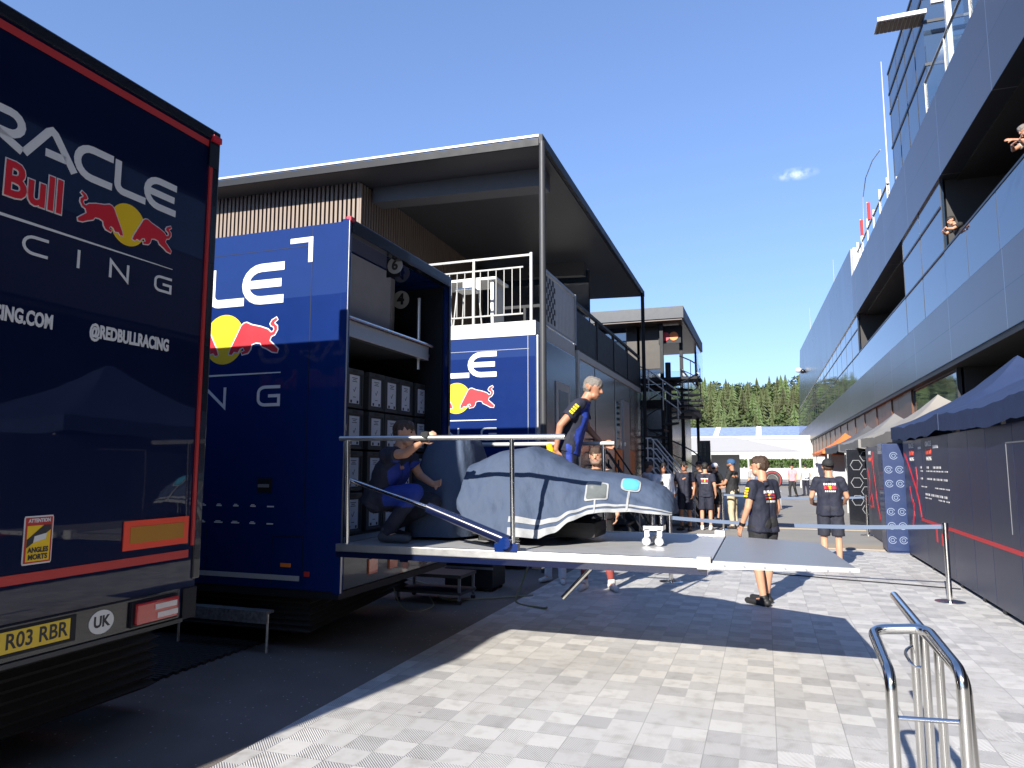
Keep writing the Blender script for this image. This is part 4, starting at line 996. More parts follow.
tentb = mat('tent_navy', (.018, .036, .10), .7, var=.2, nscale=3, bump=.45, bscale=5)
def tent(label, x0, x1, y0, y1, ze, zp, m, py0=None, py1=None, valance=.24):
    t = thing('marquee_tent', label, 'tent', (0, 0, 0))
    cxm = (x0+x1)/2; py0 = py0 if py0 is not None else (y0+y1)/2; py1 = py1 if py1 is not None else (y0+y1)/2
    mb = MB(); N = 24; ROWS = 14
    # ring of eave points, each row slopes up to the ridge with a sag
    per = []
    for i in range(N): per.append((x0, y0+(y1-y0)*i/N))
    for i in range(10): per.append((x0+(x1-x0)*i/10, y1))
    for i in range(N): per.append((x1, y1-(y1-y0)*i/N))
    for i in range(10): per.append((x1-(x1-x0)*i/10, y0))
    n_ = len(per)
    def ridge(p):
        return (cxm, min(max(p[1], py0), py1))
    corner = lambda p: min(1., min(abs(p[0]-x0), abs(p[0]-x1))/1.2) * 0 + (math.sin(math.pi*(p[1]-y0)/(y1-y0)) if p[0] in (x0, x1) else math.sin(math.pi*(p[0]-x0)/(x1-x0)))
    for r_ in range(ROWS+1):
        q = r_/ROWS
        for p in per:
            rg = ridge(p); x = p[0]+(rg[0]-p[0])*q; y = p[1]+(rg[1]-p[1])*q
            z = ze+(zp-ze)*(.55*q+.45*q**2.4) - .05*corner(p)*(1-q)**2
            z += .035*noise.noise(Vector((x*1.6, y*1.6, 0)))*(1-q)+.018*noise.noise(Vector((x*4+y*2, y*5, 3)))
            mb.v.append((x, y, z))
    for r_ in range(ROWS):
        for i in range(n_): a = r_*n_+i; b2 = r_*n_+(i+1) % n_; mb.f.append((a, b2, b2+n_, a+n_))
    k0 = len(mb.v)
    for i, p in enumerate(per):
        z = mb.v[i][2]; mb.v.append((p[0], p[1], z-valance+.012*math.sin(i*1.1)))
    for i in range(n_): mb.f.append((i, k0+i, k0+(i+1) % n_, (i+1) % n_))
    mb.build('canopy', m, t, smooth=True)
    for x in (x0+.22, x1-.05):
        for y in ((y0+.06, y1-.06) if py0 == py1 else (y0+.06, (y0+y1)/2, y1-.06)): MB().box(x-.025, x+.025, y-.025, y+.025, 0.01, ze-.02).build('leg', aluw, t)
    return t
tent('navy blue tent canopy with its peak rising behind the sponsor list on the hoarding', 2.42, 5.6, 11.95, 16.1, 2.44, 3.50, tentb, 13.75, 13.95)
tent('second navy blue tent canopy over the plain panels of the hoarding', 2.42, 5.6, 7.6, 11.9, 2.44, 3.5, tentb, 9.6, 9.8)
tent('beige grey tent next beyond the navy tent', 2.5, 5.3, 16.5, 21.6, 2.42, 3.35, mat('tent_beige', (.30, .28, .25), .75, var=.1, nscale=3, bump=.2, bscale=9))
tent('grey tent, third along the row of tents', 2.5, 5.2, 22.2, 27.4, 2.42, 3.3, mat('tent_grey', (.22, .215, .21), .75, var=.1, nscale=3, bump=.2, bscale=9))
tent('dark grey tent between the grey tent and the orange tent', 2.5, 5.2, 28.0, 34.0, 2.42, 3.25, mat('tent_dark', (.10, .10, .105), .75, var=.1, nscale=3))
tent('small orange tent canopy at the far end of the tent row', 2.5, 5.2, 35.5, 43, 2.35, 3.3, mat('tent_orange', (.8, .20, .05), .75, var=.08, nscale=3), valance=.12)
for i, (y, m, lab, x0) in enumerate(((44, white, 'white wall panel under the orange tent', 2.6), (37, lgrey, 'pale grey wall panel under the orange tent', 2.7))):
    tag(MB().box(x0, x0+.9, y, y+.1, .01, 2.15).build('wall_panel', m, None, bevel=.01), lab, 'panel')
# side walls under the grey tents
def panel(name, label, x0, x1, y0, y1, z1, m):
    t = thing(name, label, 'panel', (0, 0, 0)); MB().box(x0, x1, y0, y1, .03, z1).build('board', m, t, bevel=.008); return t
hx = panel('hexagon_board', 'black board printed with white hexagon outlines beneath the beige tent', 2.22, 2.82, 22.6, 22.7, 2.15, blackg)
mb = MB()
for cz, cx_ in ((1.95, 2.72), (1.7, 2.46), (1.45, 2.72), (1.2, 2.46), (.95, 2.72), (.7, 2.46), (.45, 2.72)):
    ribbon(mb, [(cx_+.155*math.cos(R(60*k)), cz+.155*math.sin(R(60*k))) for k in range(7)], .014, lambda u, v, d: (min(u, 2.82), 22.6-d, v), .003)
mb.build('hexagon_print', greym, hx)
bb = panel('ribbon_board', 'slate board with thin red ribbons between hexagon board and blue column', 2.36, 2.44, 17.3, 19.6, 2.12, wallm2)
fW2 = lambda u, v, d: (2.36-d, -u, v)
for pth, w_ in (([(-19.4, 1.6), (-19.1, 1.3), (-19.3, 1.0)], .1), ([(-18.6, 1.9), (-18.3, 1.3), (-18.1, .9), (-17.7, .5)], .09), ([(-19.4, .8), (-18.9, 1.0), (-18.7, .75), (-19.2, .7)], .08), ([(-18.35, 2.0), (-18.45, 1.5), (-18.2, 1.1)], .08)):
    mb = MB(); ribbon(mb, pth, w_, fW2, .005); mb.build('red_ribbon', redv, bb)
text('board_lettering', 'ORACLE', .12, plane_mat((2.357, 18.9, 1.98), UW, VW), white, bb, bold=.003); text('board_lettering', 'Red Bull', .12, plane_mat((2.357, 18.9, 1.83), UW, VW), MATS['red_orange'], bb, bold=.003)
cb_ = thing('rosette_column', 'dark blue upright column printed with rows of pale round rosettes', 'column', (0, 0, 0))
MB().box(2.17, 2.72, 15.62, 16.2, .05, 2.12).box(2.2, 2.69, 15.65, 16.17, .012, .05).build('body', mat('column_blue', (.013, .03, .10), .4, coat=.3), cb_, bevel=.03, seg=3)
mb = MB()
for r_ in range(7):
    for c_, cx_ in enumerate((2.27, 2.46)):
        cz = 1.88-.27*r_; 
        if r_ in (0, 3) : cx_ = (2.37 if c_ == 0 else None)
        if cx_ is None: continue
        rr = .066
        ribbon(mb, arc(cx_, cz, rr, rr, 20, 340, 20), .011, lambda u, v, d: (u, 15.62-d, v), .003)
        ribbon(mb, arc(cx_, cz, rr*.5, rr*.5, 0, 360, 12), .009, lambda u, v, d: (u, 15.62-d, v), .003)
mb.build('rosette_print', mat('rosette_pale', (.22, .27, .38), .5), cb_)
# belt posts
def belt_post(x, y, label, h=.98):
    t = thing('belt_post', label, 'barrier post', (x, y, 0), group='belt barrier posts')
    MB().tube([(0, 0, .03), (0, 0, h-.08)], .03, 14).tube([(0, 0, h-.08), (0, 0, h)], .036, 14).build('pole', steel, t, smooth=True)
    MB().tube([(0, 0, .012), (0, 0, .02), (0, 0, .035)], [.17, .17, .08], 24).build('base', steel, t, smooth=True)
belt_post(2.1, 10.35, 'steel belt post on the tiles in front of the red striped hoarding')
belt_post(-1.35, 10.75, 'steel belt post behind the covered car nose')
belt_post(2.28, 19.3, 'steel belt post beside the rosette column, farther back')
belt_post(-1.1, 19.8, 'steel belt post beside the black shirted crowd')
def belt(p, q, label):
    mb = MB(); N = 16; p, q = Vector(p), Vector(q)
    for i in range(N+1):
        t_ = i/N; c_ = p.lerp(q, t_); c_.z -= .05*4*t_*(1-t_)
        mb.v += [(c_.x, c_.y-.0015, c_.z-.026), (c_.x, c_.y-.0015, c_.z+.026), (c_.x, c_.y+.0015, c_.z-.026), (c_.x, c_.y+.0015, c_.z+.026)]
    for i in range(N): a = 4*i; mb.f += [(a, a+4, a+5, a+1), (a+2, a+3, a+7, a+6), (a+1, a+5, a+7, a+3), (a, a+2, a+6, a+4)]
    tag(mb.build('barrier_belt', mat('belt_blue', (.10, .14, .22), .6), None), label, 'belt', 'barrier belts')
belt((2.06, 10.35, .93), (-1.31, 10.75, .93), 'blue grey barrier belt across the tiles behind the platform flap')
belt((2.24, 19.3, .92), (-1.06, 19.8, .92), 'blue grey barrier belt farther back behind the man in cap and shorts')

# ------------------------------------------------------------------ stainless guide rail in front
GR = thing('guide_rail', 'stainless steel tubular guide rail with slanted tops on the tiles', 'railing', (0, 0, 0))
def bend(pts, r, rad=.06, n_=6):
    P = [Vector(p) for p in pts]; out = [P[0]]
    for i in range(1, len(P)-1):
        a, b2, c_ = P[i-1], P[i], P[i+1]
        d1 = (a-b2).normalized(); d2 = (c_-b2).normalized(); q = min(rad, (a-b2).length*.45, (c_-b2).length*.45)
        for k in range(n_+1):
            t_ = k/n_; out.append((b2+d1*q)*(1-t_)**2+b2*2*t_*(1-t_)+(b2+d2*q)*t_**2)
    out.append(P[-1]); return out
TR = .021
MB().tube(bend([(.415, 3.1, .012), (.415, 3.1, .915), (.405, 3.48, 1.0), (.61, 3.47, 1.02), (.65, 3.1, .945), (.65, 3.1, .012)], TR), TR, 14).build('front_frame', steel, GR, smooth=True)
MB().tube([(.415, 3.1, .76), (.65, 3.1, .77)], .009, 8).build('cross_bar', steel, GR, smooth=True)
MB().tube(bend([(.63, 4.40, 1.0), (.615, 3.62, .99), (.68, 3.2, .90), (.69, 3.13, .012)], TR), TR, 14).build('long_rail', steel, GR, smooth=True)
for x, y, h in ((.615, 3.80, .97), (.625, 3.62, .965), (.645, 3.45, .945)):
    MB().tube([(x, y, .012), (x, y, h)], .018, 12).build('post', steel, GR, smooth=True)
MB().tube(bend([(.615, 3.80, .88), (.56, 3.74, .86), (.58, 3.66, .82), (.625, 3.62, .82)], .02), .007, 8).build('guide_loop', steel, GR, smooth=True)
MB().tube([(.615, 3.80, .13), (.68, 3.13, .13)], .009, 8).build('cross_bar', steel, GR, smooth=True)

# ------------------------------------------------------------------ distance: marquee, stand, hill, forest
bgm = thing('white_marquee', 'wide pale grey marquee roof across the end of the lane', 'tent', (0, 0, 0))
mb = MB().add([(-9, 58, 2.8), (2.6, 58, 2.75), (-2.4, 60, 3.95), (-6.5, 60, 3.95), (-9, 64, 2.8), (2.6, 64, 2.75)], [(0, 1, 2, 3), (4, 0, 3), (4, 3, 2, 5), (1, 5, 2)])
mb.build('canopy', mat('marquee_cloth', (.34, .34, .35), .7, var=.05), bgm)
MB().box(-8.8, 2.5, 58.05, 58.1, 2.5, 2.75).build('valance', lgrey, bgm)
for x in (-8.8, -4.9, -1.2, 2.5): MB().box(x-.06, x+.06, 58, 58.12, 0, 2.6).build('leg', aluw, bgm)
MB().box(-8.7, -2.0, 63, 63.1, 0, 2.7).build('rear_wall', lgrey, bgm)
tag(MB().box(-26, 40, 92, 96, 0, 5.1).box(-26, 40, 91.9, 92, 4.8, 5.25).build('white_building', mat('white_render', (.5, .49, .47), .6, var=.05), None), 'low plain white building behind the marquee', 'building')
hg = thing('green_hedge', 'clipped green hedge behind the marquee at the lane end', 'hedge', (0, 0, 0))
mb = MB()
random.seed(3)
for i in range(6000):
    x = random.uniform(-9, 10); z = random.uniform(1.5, 2.2); y = random.uniform(69.6, 70.6); s_ = .12
    a = random.uniform(0, 6.28); u_ = Vector((math.cos(a), math.sin(a), random.uniform(-.5, .5)))*s_; v_ = Vector((random.uniform(-.4, .4), random.uniform(-.4, .4), 1))*s_
    p = Vector((x, y, z)); mb.add([p-u_, p+v_, p+u_, p-v_], [(0, 1, 2, 3)])
mb.build('foliage', mat('hedge_green', (.05, .09, .02), .7, var=.5, nscale=2), hg)
GS = thing('grandstand', 'distant grandstand of pale blue seats with white stairways', 'grandstand', (0, 0, 0))
seat = mat('seat_blue', (.13, .19, .36), .5, var=.55, nscale=1.6)
mb = MB()
for r_ in range(22):
    z = 6.6+.15*r_; mb.box(-60, 60, 150+.75*r_, 150.6+.75*r_, z-.3, z+.0); mb.box(-60, 60, 150.45+.75*r_, 150.6+.75*r_, z, z+.34)
mb.build('seat_rows', seat, GS)
for x in (-32, -21, -9.5, -1.0, 8.5, 17, 28):
    mb = MB()
    for r_ in range(22): mb.box(x-.5, x+.5, 149.9+.75*r_, 150.7+.75*r_, 6.2+.15*r_, 6.96+.15*r_)
    mb.build('stairway', white, GS)
MB().box(-60, 60, 148.8, 149.6, 0, 6.9).build('front_wall', mat('stand_wall', (.45, .44, .42), .6, var=.06), GS)
MB().box(-60, 60, 167, 168, 0, 10).build('rear_wall', greym, GS)
fl = thing('floodlight_mast', 'slim dark mast standing before the forest at the grandstand', 'mast', (9.5, 146, 0))
MB().tube([(0, 0, 0), (0, 0, 12)], .25, 10).build('pole', black, fl); MB().box(-.9, .9, -.3, .3, 11, 14.5).build('lamp_head', black, fl, bevel=.05)
# hill
hill = MB(); HN, HM = 60, 16
def hz(x, y):
    q = max(0, min(1, (y-185)/220.)); return -1+42*q**.85+3.0*noise.noise(Vector((x*.012, y*.012, 0)))*q+.035*max(0, x)*q
for i in range(HN+1):
    for j in range(HM+1):
        x = -330+660*i/HN; y = 180+260*j/HM; hill.v.append((x, y, hz(x, y)))
for i in range(HN):
    for j in range(HM): a = i*(HM+1)+j; hill.f.append((a, a+HM+1, a+HM+2, a+1))
tag(hill.build('hill', mat('hill_ground', (.045, .06, .02), .9, var=.3, nscale=.1), None, smooth=True), kind='structure')
# forest (nobody could count it)
fm = mat('conifer', (.055, .08, .024), .75, var=.4, nscale=.6)
n, l, b = nodes_of(fm); old = b.inputs['Base Color'].links[0].from_socket
gi = n.new('ShaderNodeAttribute'); gi.attribute_name = 'tint'
hs = n.new('ShaderNodeHueSaturation'); l.new(old, hs.inputs['Color'])
l.new(math_node(n, l, 'MULTIPLY_ADD', gi.outputs['Fac'], .07, .455), hs.inputs['Hue']); l.new(math_node(n, l, 'MULTIPLY_ADD', gi.outputs['Fac'], 1.3, .55), hs.inputs['Value'])
l.new(hs.outputs[0], b.inputs['Base Color'])
random.seed(11)
mb = MB(); tint = []
def conifer(x, y, z, h, w, tn):
    k = len(mb.f); tiers = 8
    for t_ in range(tiers):
        q = t_/tiers; zc = z+h*(.12+.88*q); r0 = w*(1-q)**.85*random.uniform(.85, 1.12)+.12
        m_ = 9; ph = random.uniform(0, 6); ring = []
        for j in range(m_*2):
            a = ph+math.pi*j/m_; rr = r0*(random.uniform(.85, 1.2) if j % 2 == 0 else random.uniform(.35, .55))
            ring.append((x+rr*math.cos(a), y+rr*math.sin(a), zc-(h*.06*random.uniform(.6, 1.3) if j % 2 == 0 else 0)))
        mb.add([(x, y, zc+h*.17)]+ring, [(0, 1+j, 1+(j+1) % (m_*2)) for j in range(m_*2)])
    mb.tube([(x, y, z-1), (x, y, z+h*.5)], [w*.09, w*.05], 5, False)
    tint.extend([tn]*(len(mb.f)-k))
def broad(x, y, z, h, w, tn):
    k = len(mb.f)
    for _ in range(210):
        d_ = Vector((random.gauss(0, 1), random.gauss(0, 1), random.gauss(0, 1))).normalized()*random.uniform(.55, 1.)
        p = Vector((x+d_.x*w, y+d_.y*w, z+h*.58+d_.z*h*.42)); s_ = w*.17
        u_ = Vector((random.uniform(-1, 1), random.uniform(-1, 1), random.uniform(-.6, .6))).normalized()*s_; v_ = Vector((random.uniform(-1, 1), random.uniform(-1, 1), random.uniform(-.6, .6))).normalized()*s_
        mb.add([p-u_, p+v_, p+u_, p-v_], [(0, 1, 2, 3)])
    mb.tube([(x, y, z-1), (x, y, z+h*.5)], [w*.07, w*.04], 5, False)
    tint.extend([tn+.35]*(len(mb.f)-k))
for row in range(13):
    y = 196+row*15; x = -120.-row*6
    while x < 150+row*4:
        xx = x+random.uniform(-2, 2); yy = y+random.uniform(-6, 6); h = random.uniform(6.5, 12)
        if random.random() < .62: conifer(xx, yy, hz(xx, yy)-.3, h, h*random.uniform(.24, .33), random.random()*.8)
        else: broad(xx, yy, hz(xx, yy)-.3, h*random.uniform(.7, .95), h*random.uniform(.3, .38), random.random()*.4)
        x += random.uniform(2.6, 4.8)
fo_ = mb.build('forest', fm, None); tag(fo_, 'forested hillside of mixed dark conifers beyond the grandstand', None, None, 'stuff')
at_ = fo_.data.attributes.new('tint', 'FLOAT', 'FACE'); at_.data.foreach_set('value', tint)

#PEOPLE#
# ------------------------------------------------------------------ people
def to_mesh_remeshed(mb, voxel, smooth_it=4, disp=0., freq=9., seed=0, hem=None):
    me = bpy.data.meshes.new('b'); me.from_pydata(mb.v, [], mb.f); me.update()
    o = bpy.data.objects.new('b', me)
    m = o.modifiers.new('r', 'REMESH'); m.mode = 'VOXEL'; m.voxel_size = voxel; m.adaptivity = 0
    if smooth_it:
        s = o.modifiers.new('s', 'SMOOTH'); s.factor = .5; s.iterations = smooth_it
    out = baked_mesh(o)
    if disp:
        off = Vector((seed*3.1, seed*1.7, seed))
        nrm = [v.normal.copy() for v in out.vertices]; co = []
        for v, vn in zip(out.vertices, nrm):
            p = v.co
            d_ = noise.noise(Vector((p.x*freq, p.y*freq, p.z*freq*.55))+off)+.5*noise.noise(Vector((p.x*freq*2.3, p.y*freq*2.3, p.z*freq*1.6))+off)
            co.extend(p+vn*disp*d_)
        out.vertices.foreach_set('co', co); out.update()
    for p in out.polygons: p.use_smooth = True
    return out

STAND = dict(pel=(0, 0, .95), chest=(0, .0, 1.30), neck=(0, -.015, 1.47), head=(0, .02, 1.65),
             shR=(.185, -.01, 1.43), elR=(.245, -.03, 1.15), wrR=(.25, .07, .92), haR=(.23, .12, .84),
             shL=(-.185, -.01, 1.43), elL=(-.245, -.03, 1.15), wrL=(-.25, .07, .92), haL=(-.23, .12, .84),
             hipR=(.095, 0, .92), knR=(.11, .02, .50), anR=(.11, -.02, .085), toR=(.14, .16, .03),
             hipL=(-.095, 0, .92), knL=(-.11, .02, .50), anL=(-.11, -.02, .085), toL=(-.14, .16, .03))
def person(label, loc, rot, h=1.78, pose=None, head_yaw=0., head_pitch=0., voxel=.011, shirt=navyc, sleeve=.62, bottom=navyc, pants=False,
           hair=hairb, cap=None, shoes=shoek, sk=skin, collar=None, extra=None, beard=None, girth=1., seed=0, socks=None, side=None, glasses=False, gloves=None, smile=False):
    J = dict(STAND); J.update(pose or {}); J = {k: Vector(v) for k, v in J.items()}
    sc_ = h/1.78
    root = thing('person', label, 'person', loc, rot); root.scale = (sc_,)*3
    rt = (J['shR']-J['shL']).normalized(); hr_ = (J['hipR']-J['hipL']).normalized()
    up = (J['neck']-J['pel']).normalized(); fwd = up.cross(rt)*1.0   # body front (local +Y when standing)
    fwd = -fwd if fwd.y < -1e-3 and pose is None else fwd
    b = MB(); g = girth
    for s_ in (-1, 1):
        b.capsule(J['pel']+hr_*.07*s_+Vector((0, -.01, -.01)), J['pel']+(J['chest']-J['pel'])*.45+rt*.06*s_, .108*g, .100*g)
        b.capsule(J['pel']+(J['chest']-J['pel'])*.45+rt*.06*s_, J['chest']+rt*.075*s_, .10*g, .112*g)
        b.capsule(J['chest']+rt*.075*s_, J['neck']+rt*.07*s_-up*.06, .108*g, .07)
        sh = J['shR'] if s_ > 0 else J['shL']
        b.capsule(J['neck']+rt*.04*s_-up*.03, sh, .055, .062)
    hd = J['head']; hn = (hd-J['neck']).normalized()
    HR = Matrix.Rotation(head_yaw, 3, 'Z') @ Matrix.Rotation(head_pitch, 3, 'X')
    def H(x, y, z): return hd+HR @ Vector((x, y, z))
    b.capsule(J['neck']-up*.02, H(0, -.02, -.05), .057, .056)
    b.capsule(H(0, -.022, .035), H(0, .018, .03), .084, .080)
    b.capsule(H(0, .03, -.02), H(0, .045, -.075), .066, .045); b.capsule(H(-.03, .04, -.07), H(.03, .04, -.07), .034, .034)
    b.capsule(H(0, .095, .02), H(0, .112, -.018), .011, .016); b.capsule(H(-.035, .082, .033), H(.035, .082, .033), .013, .013)
    b.capsule(H(-.022, .078, -.055), H(.022, .078, -.055), .013, .013)
    for s_ in (-1, 1): b.capsule(H(.081*s_, -.005, .02), H(.083*s_, -.01, -.015), .017, .013)
    for k in 'RL':
        b.capsule(J['sh'+k], J['el'+k], .052, .042); b.capsule(J['el'+k], J['wr'+k], .041, .028)
        b.capsule(J['hip'+k], J['kn'+k], .083, .056); mid = J['kn'+k].lerp(J['an'+k], .32)+(J['kn'+k]-J['hip'+k]).cross(hr_).normalized()*-.0
        b.capsule(J['kn'+k], mid, .054, .055); b.capsule(mid, J['an'+k], .055, .036)
        b.capsule(J['an'+k]+Vector((0, 0, -.02)), J['to'+k], .038, .03)
        # hand: palm and five fingers
        d = (J['ha'+k]-J['wr'+k]).normalized(); body_c = J['pel'].lerp(J['neck'], .4)
        inn = (body_c-J['wr'+k]); inn = (inn-d*inn.dot(d)).normalized(); side_ = d.cross(inn).normalized()
        if side_.dot(fwd) < 0: side_ = -side_
        w0 = J['wr'+k]
        for q in (-.022, -.007, .008, .022): b.capsule(w0+d*.015+side_*q*.8, w0+d*.085+side_*q, .0145, .0125, 8)
        for q, L_, in ((-.026, .062), (-.009, .074), (.009, .078), (.026, .07)):
            p0 = w0+d*.085+side_*q; p1 = p0+d*L_*.5+inn*L_*.14; p2 = p1+d*L_*.32+inn*L_*.34
            b.capsule(p0, p1, .0098, .0092, 8); b.capsule(p1, p2, .0092, .008, 8)
        t0 = w0+d*.03+side_*.024; t1 = t0+d*.03+side_*.03+inn*.012; t2 = t1+d*.03+side_*.004+inn*.012
        b.capsule(t0, t1, .012, .011, 8); b.capsule(t1, t2, .011, .009, 8)
    me = to_mesh_remeshed(b, voxel, 2)
    mesh_obj('body', me, sk, root)
    # shirt
    b = MB()
    lo = J['pel']+(J['pel']-J['chest']).normalized()*.085
    for s_ in (-1, 1):
        b.tube([lo+hr_*.075*s_, J['pel'].lerp(J['chest'], .45)+rt*.065*s_, J['chest']+rt*.08*s_], [.138*g, .121*g, .128*g], 16)
        b.capsule(J['chest']+rt*.08*s_, J['neck']+rt*.07*s_-up*.055, .124*g, .080)
        sh = J['shR'] if s_ > 0 else J['shL']; el_ = J['elR'] if s_ > 0 else J['elL']; wr_ = J['wrR'] if s_ > 0 else J['wrL']
        b.capsule(J['neck']+rt*.04*s_-up*.045, sh, .064, .074)
        if sleeve <= 1: b.sphere(sh, .074, 14, 10); b.tube([sh, sh.lerp(el_, sleeve)], [.073, .070], 16)
        else: b.capsule(sh, el_, .072, .056); b.tube([el_, el_.lerp(wr_, sleeve-1)], [.056, .044], 16)
    b.tube([J['neck']-up*.05, J['neck']+up*.02], [.088, .07], 16)
    me = to_mesh_remeshed(b, voxel*1.05, 3, .015, 9., seed)
    shirt_o = mesh_obj('shirt', me, shirt, root)
    # lower clothes
    b = MB(); 
    for k, s_ in (('R', 1), ('L', -1)):
        b.capsule(J['pel']+hr_*.06*s_+Vector((0, -.01, .02)), J['hip'+k], .125*g, .118*g)
        if pants:
            b.capsule(J['hip'+k], J['kn'+k], .108, .078); b.tube([J['kn'+k], J['kn'+k].lerp(J['an'+k], .5), J['an'+k]+Vector((0, 0, -.02))], [.078, .068, .062], 16)
        else:
            b.sphere(J['hip'+k], .112, 14, 10); b.tube([J['hip'+k], J['hip'+k].lerp(J['kn'+k], .92)], [.112, .096], 18)
    me = to_mesh_remeshed(b, voxel*1.1, 2, .014, 8., seed+5)
    mesh_obj('trousers' if pants else 'shorts', me, bottom, root)
    # shoes
    for k in 'RL':
        b = MB(); a = J['an'+k]; tt = J['to'+k]; dd = (tt-a); dd.z = 0 if abs(dd.z) < .12 else dd.z; dd.normalize(); base = a+Vector((0, 0, -.045))
        if (J['to'+k]-a).z < -.12 or (J['an'+k].z > .15): base = a+(tt-a)*.2
        b.capsule(base-dd*.045, tt+dd*.05+Vector((0, 0, .008)), .046, .036); b.capsule(a+Vector((0, 0, .01)), base, .050, .048)
        me = to_mesh_remeshed(b, voxel, 2)
        so = mesh_obj('shoe', me, shoes, root)
        if socks:
            mesh_obj('sock', to_mesh_remeshed(MB().tube([a.lerp(J['kn'+k], .1), a.lerp(J['kn'+k], .38)], [.044, .055], 14), voxel, 1), socks, root)
    # eyes, brows, mouth
    for s_ in (-1, 1):
        MB().sphere(H(.031*s_, .0835, .018), .0115, 10, 8).build('eye', eyem, root, smooth=True)
        MB().capsule(H(.018*s_, .097, .036), H(.046*s_, .088, .038), .0055, .004, 8).build('eyebrow', hair or hairk, root, smooth=True)
    MB().capsule(H(-.022, .0895, -.055), H(.022, .0895, -.055), .005, .005, 8).build('mouth', lipm, root, smooth=True)
    if glasses:
        MB().obox(H(-.033, .104, .018), (.05, .012, .034), HR).obox(H(.033, .104, .018), (.05, .012, .034), HR).obox(H(-.075, .03, .024), (.006, .15, .008), HR).obox(H(.075, .03, .024), (.006, .15, .008), HR).build('sunglasses', blackg, root)
    if beard:
        bb_ = MB().capsule(H(-.055, .035, -.045), H(-.03, .065, -.08), .03, .03).capsule(H(.055, .035, -.045), H(.03, .065, -.08), .03, .03).capsule(H(-.03, .062, -.082), H(.03, .062, -.082), .03, .03).capsule(H(-.025, .085, -.04), H(.025, .085, -.04), .008, .008)
        mesh_obj('beard', to_mesh_remeshed(bb_, voxel*.8, 1, .004, 40, seed), beard, root)
    if hair:
        b = MB().capsule(H(0, -.028, .05), H(0, .022, .054), .087, .080).capsule(H(0, -.036, .012), H(0, -.03, .05), .078, .083).capsule(H(-.04, .055, .088), H(.04, .055, .088), .026, .026)
        for s_ in (-1, 1): b.capsule(H(.066*s_, -.03, .02), H(.066*s_, .012, .045), .02, .024)
        mesh_obj('hair', to_mesh_remeshed(b, voxel*.8, 1, .009, 30, seed), hair, root)
    if cap:
        cm, back = cap
        b = MB().capsule(H(0, -.03, .055), H(0, .02, .06), .094, .09)
        co = mesh_obj('cap', to_mesh_remeshed(b, voxel*.9, 1), cm, root)
        s_ = -1 if back else 1
        mb2 = MB(); pts = [(-.075, .06*s_), (-.065, .12*s_), (-.03, .165*s_), (.03, .165*s_), (.065, .12*s_), (.075, .06*s_)]
        mb2.prism(pts, lambda u, v, d: H(u, v, .055-d-abs(v)*.12), .008)
        mb2.build('cap_brim', cm, co)
    root['_J'] = 0; del root['_J']
    return root, shirt_o, J, H
def shirt_print(root, shirt_o, rects, m, direction, name='shirt_print', off=.004):
    """flat marks wrapped on to the cloth; rects in the shirt's own x, z; direction = +1 front, -1 back"""
    bvh = BVHTree.FromPolygons([v.co for v in shirt_o.data.vertices], [p.vertices for p in shirt_o.data.polygons])
    mb = MB()
    for x0, x1, z0, z1 in rects:
        nx = max(1, int((x1-x0)/.02)); k = len(mb.v); okk = True; vs = []
        for i in range(nx+1):
            for z in (z0, z1):
                x = x0+(x1-x0)*i/nx
                hit = bvh.ray_cast(Vector((x, 2*direction, z)), Vector((0, -direction, 0)))
                if hit[0] is None: okk = False; break
                vs.append(tuple(hit[0]+Vector((0, direction*off, 0))))
            if not okk: break
        if not okk: continue
        mb.v += vs
        for i in range(nx): a = k+2*i; mb.f.append((a, a+2, a+3, a+1))
    if mb.v: mb.build(name, m, root)
def two_tone(root, part, m2, cond):
    for o in root.children:
        if o.name.split('.')[0] == part:
            o.data.materials.append(m2)
            for p in o.data.polygons:
                if cond(p.center): p.material_index = 1
def team_back(root, so, z=1.33):
    shirt_print(root, so, [(-.095+.032*i, -.095+.032*i+.022, z, z+.032) for i in range(6)], white, -1)
    shirt_print(root, so, [(-.09, -.015, z-.06, z-.018), (.015, .09, z-.06, z-.018)], redv, -1, 'red_print')
    shirt_print(root, so, [(-.02, .02, z-.065, z-.015)], yellow, -1, 'sun_print', .003)
    shirt_print(root, so, [(-.08+.028*i, -.08+.028*i+.018, z-.11, z-.085) for i in range(6)], white, -1)
def sleeve_marks(root, J, k, m):
    a, b_ = J['sh'+k], J['el'+k]; ax = (b_-a).normalized()
    out = Vector(((1 if k == 'R' else -1), 0, 0)); out = (out-ax*out.dot(ax)).normalized(); tn = ax.cross(out)
    mb = MB()
    for i in range(4):
        c_ = a+ax*(.055+.032*i)+out*.078
        mb.obox(c_, (.05, .022, .008), Matrix((tn, ax, out)).transposed())
    mb.build('sleeve_mark', m, root, bevel=.003)

FX_ = lambda: None
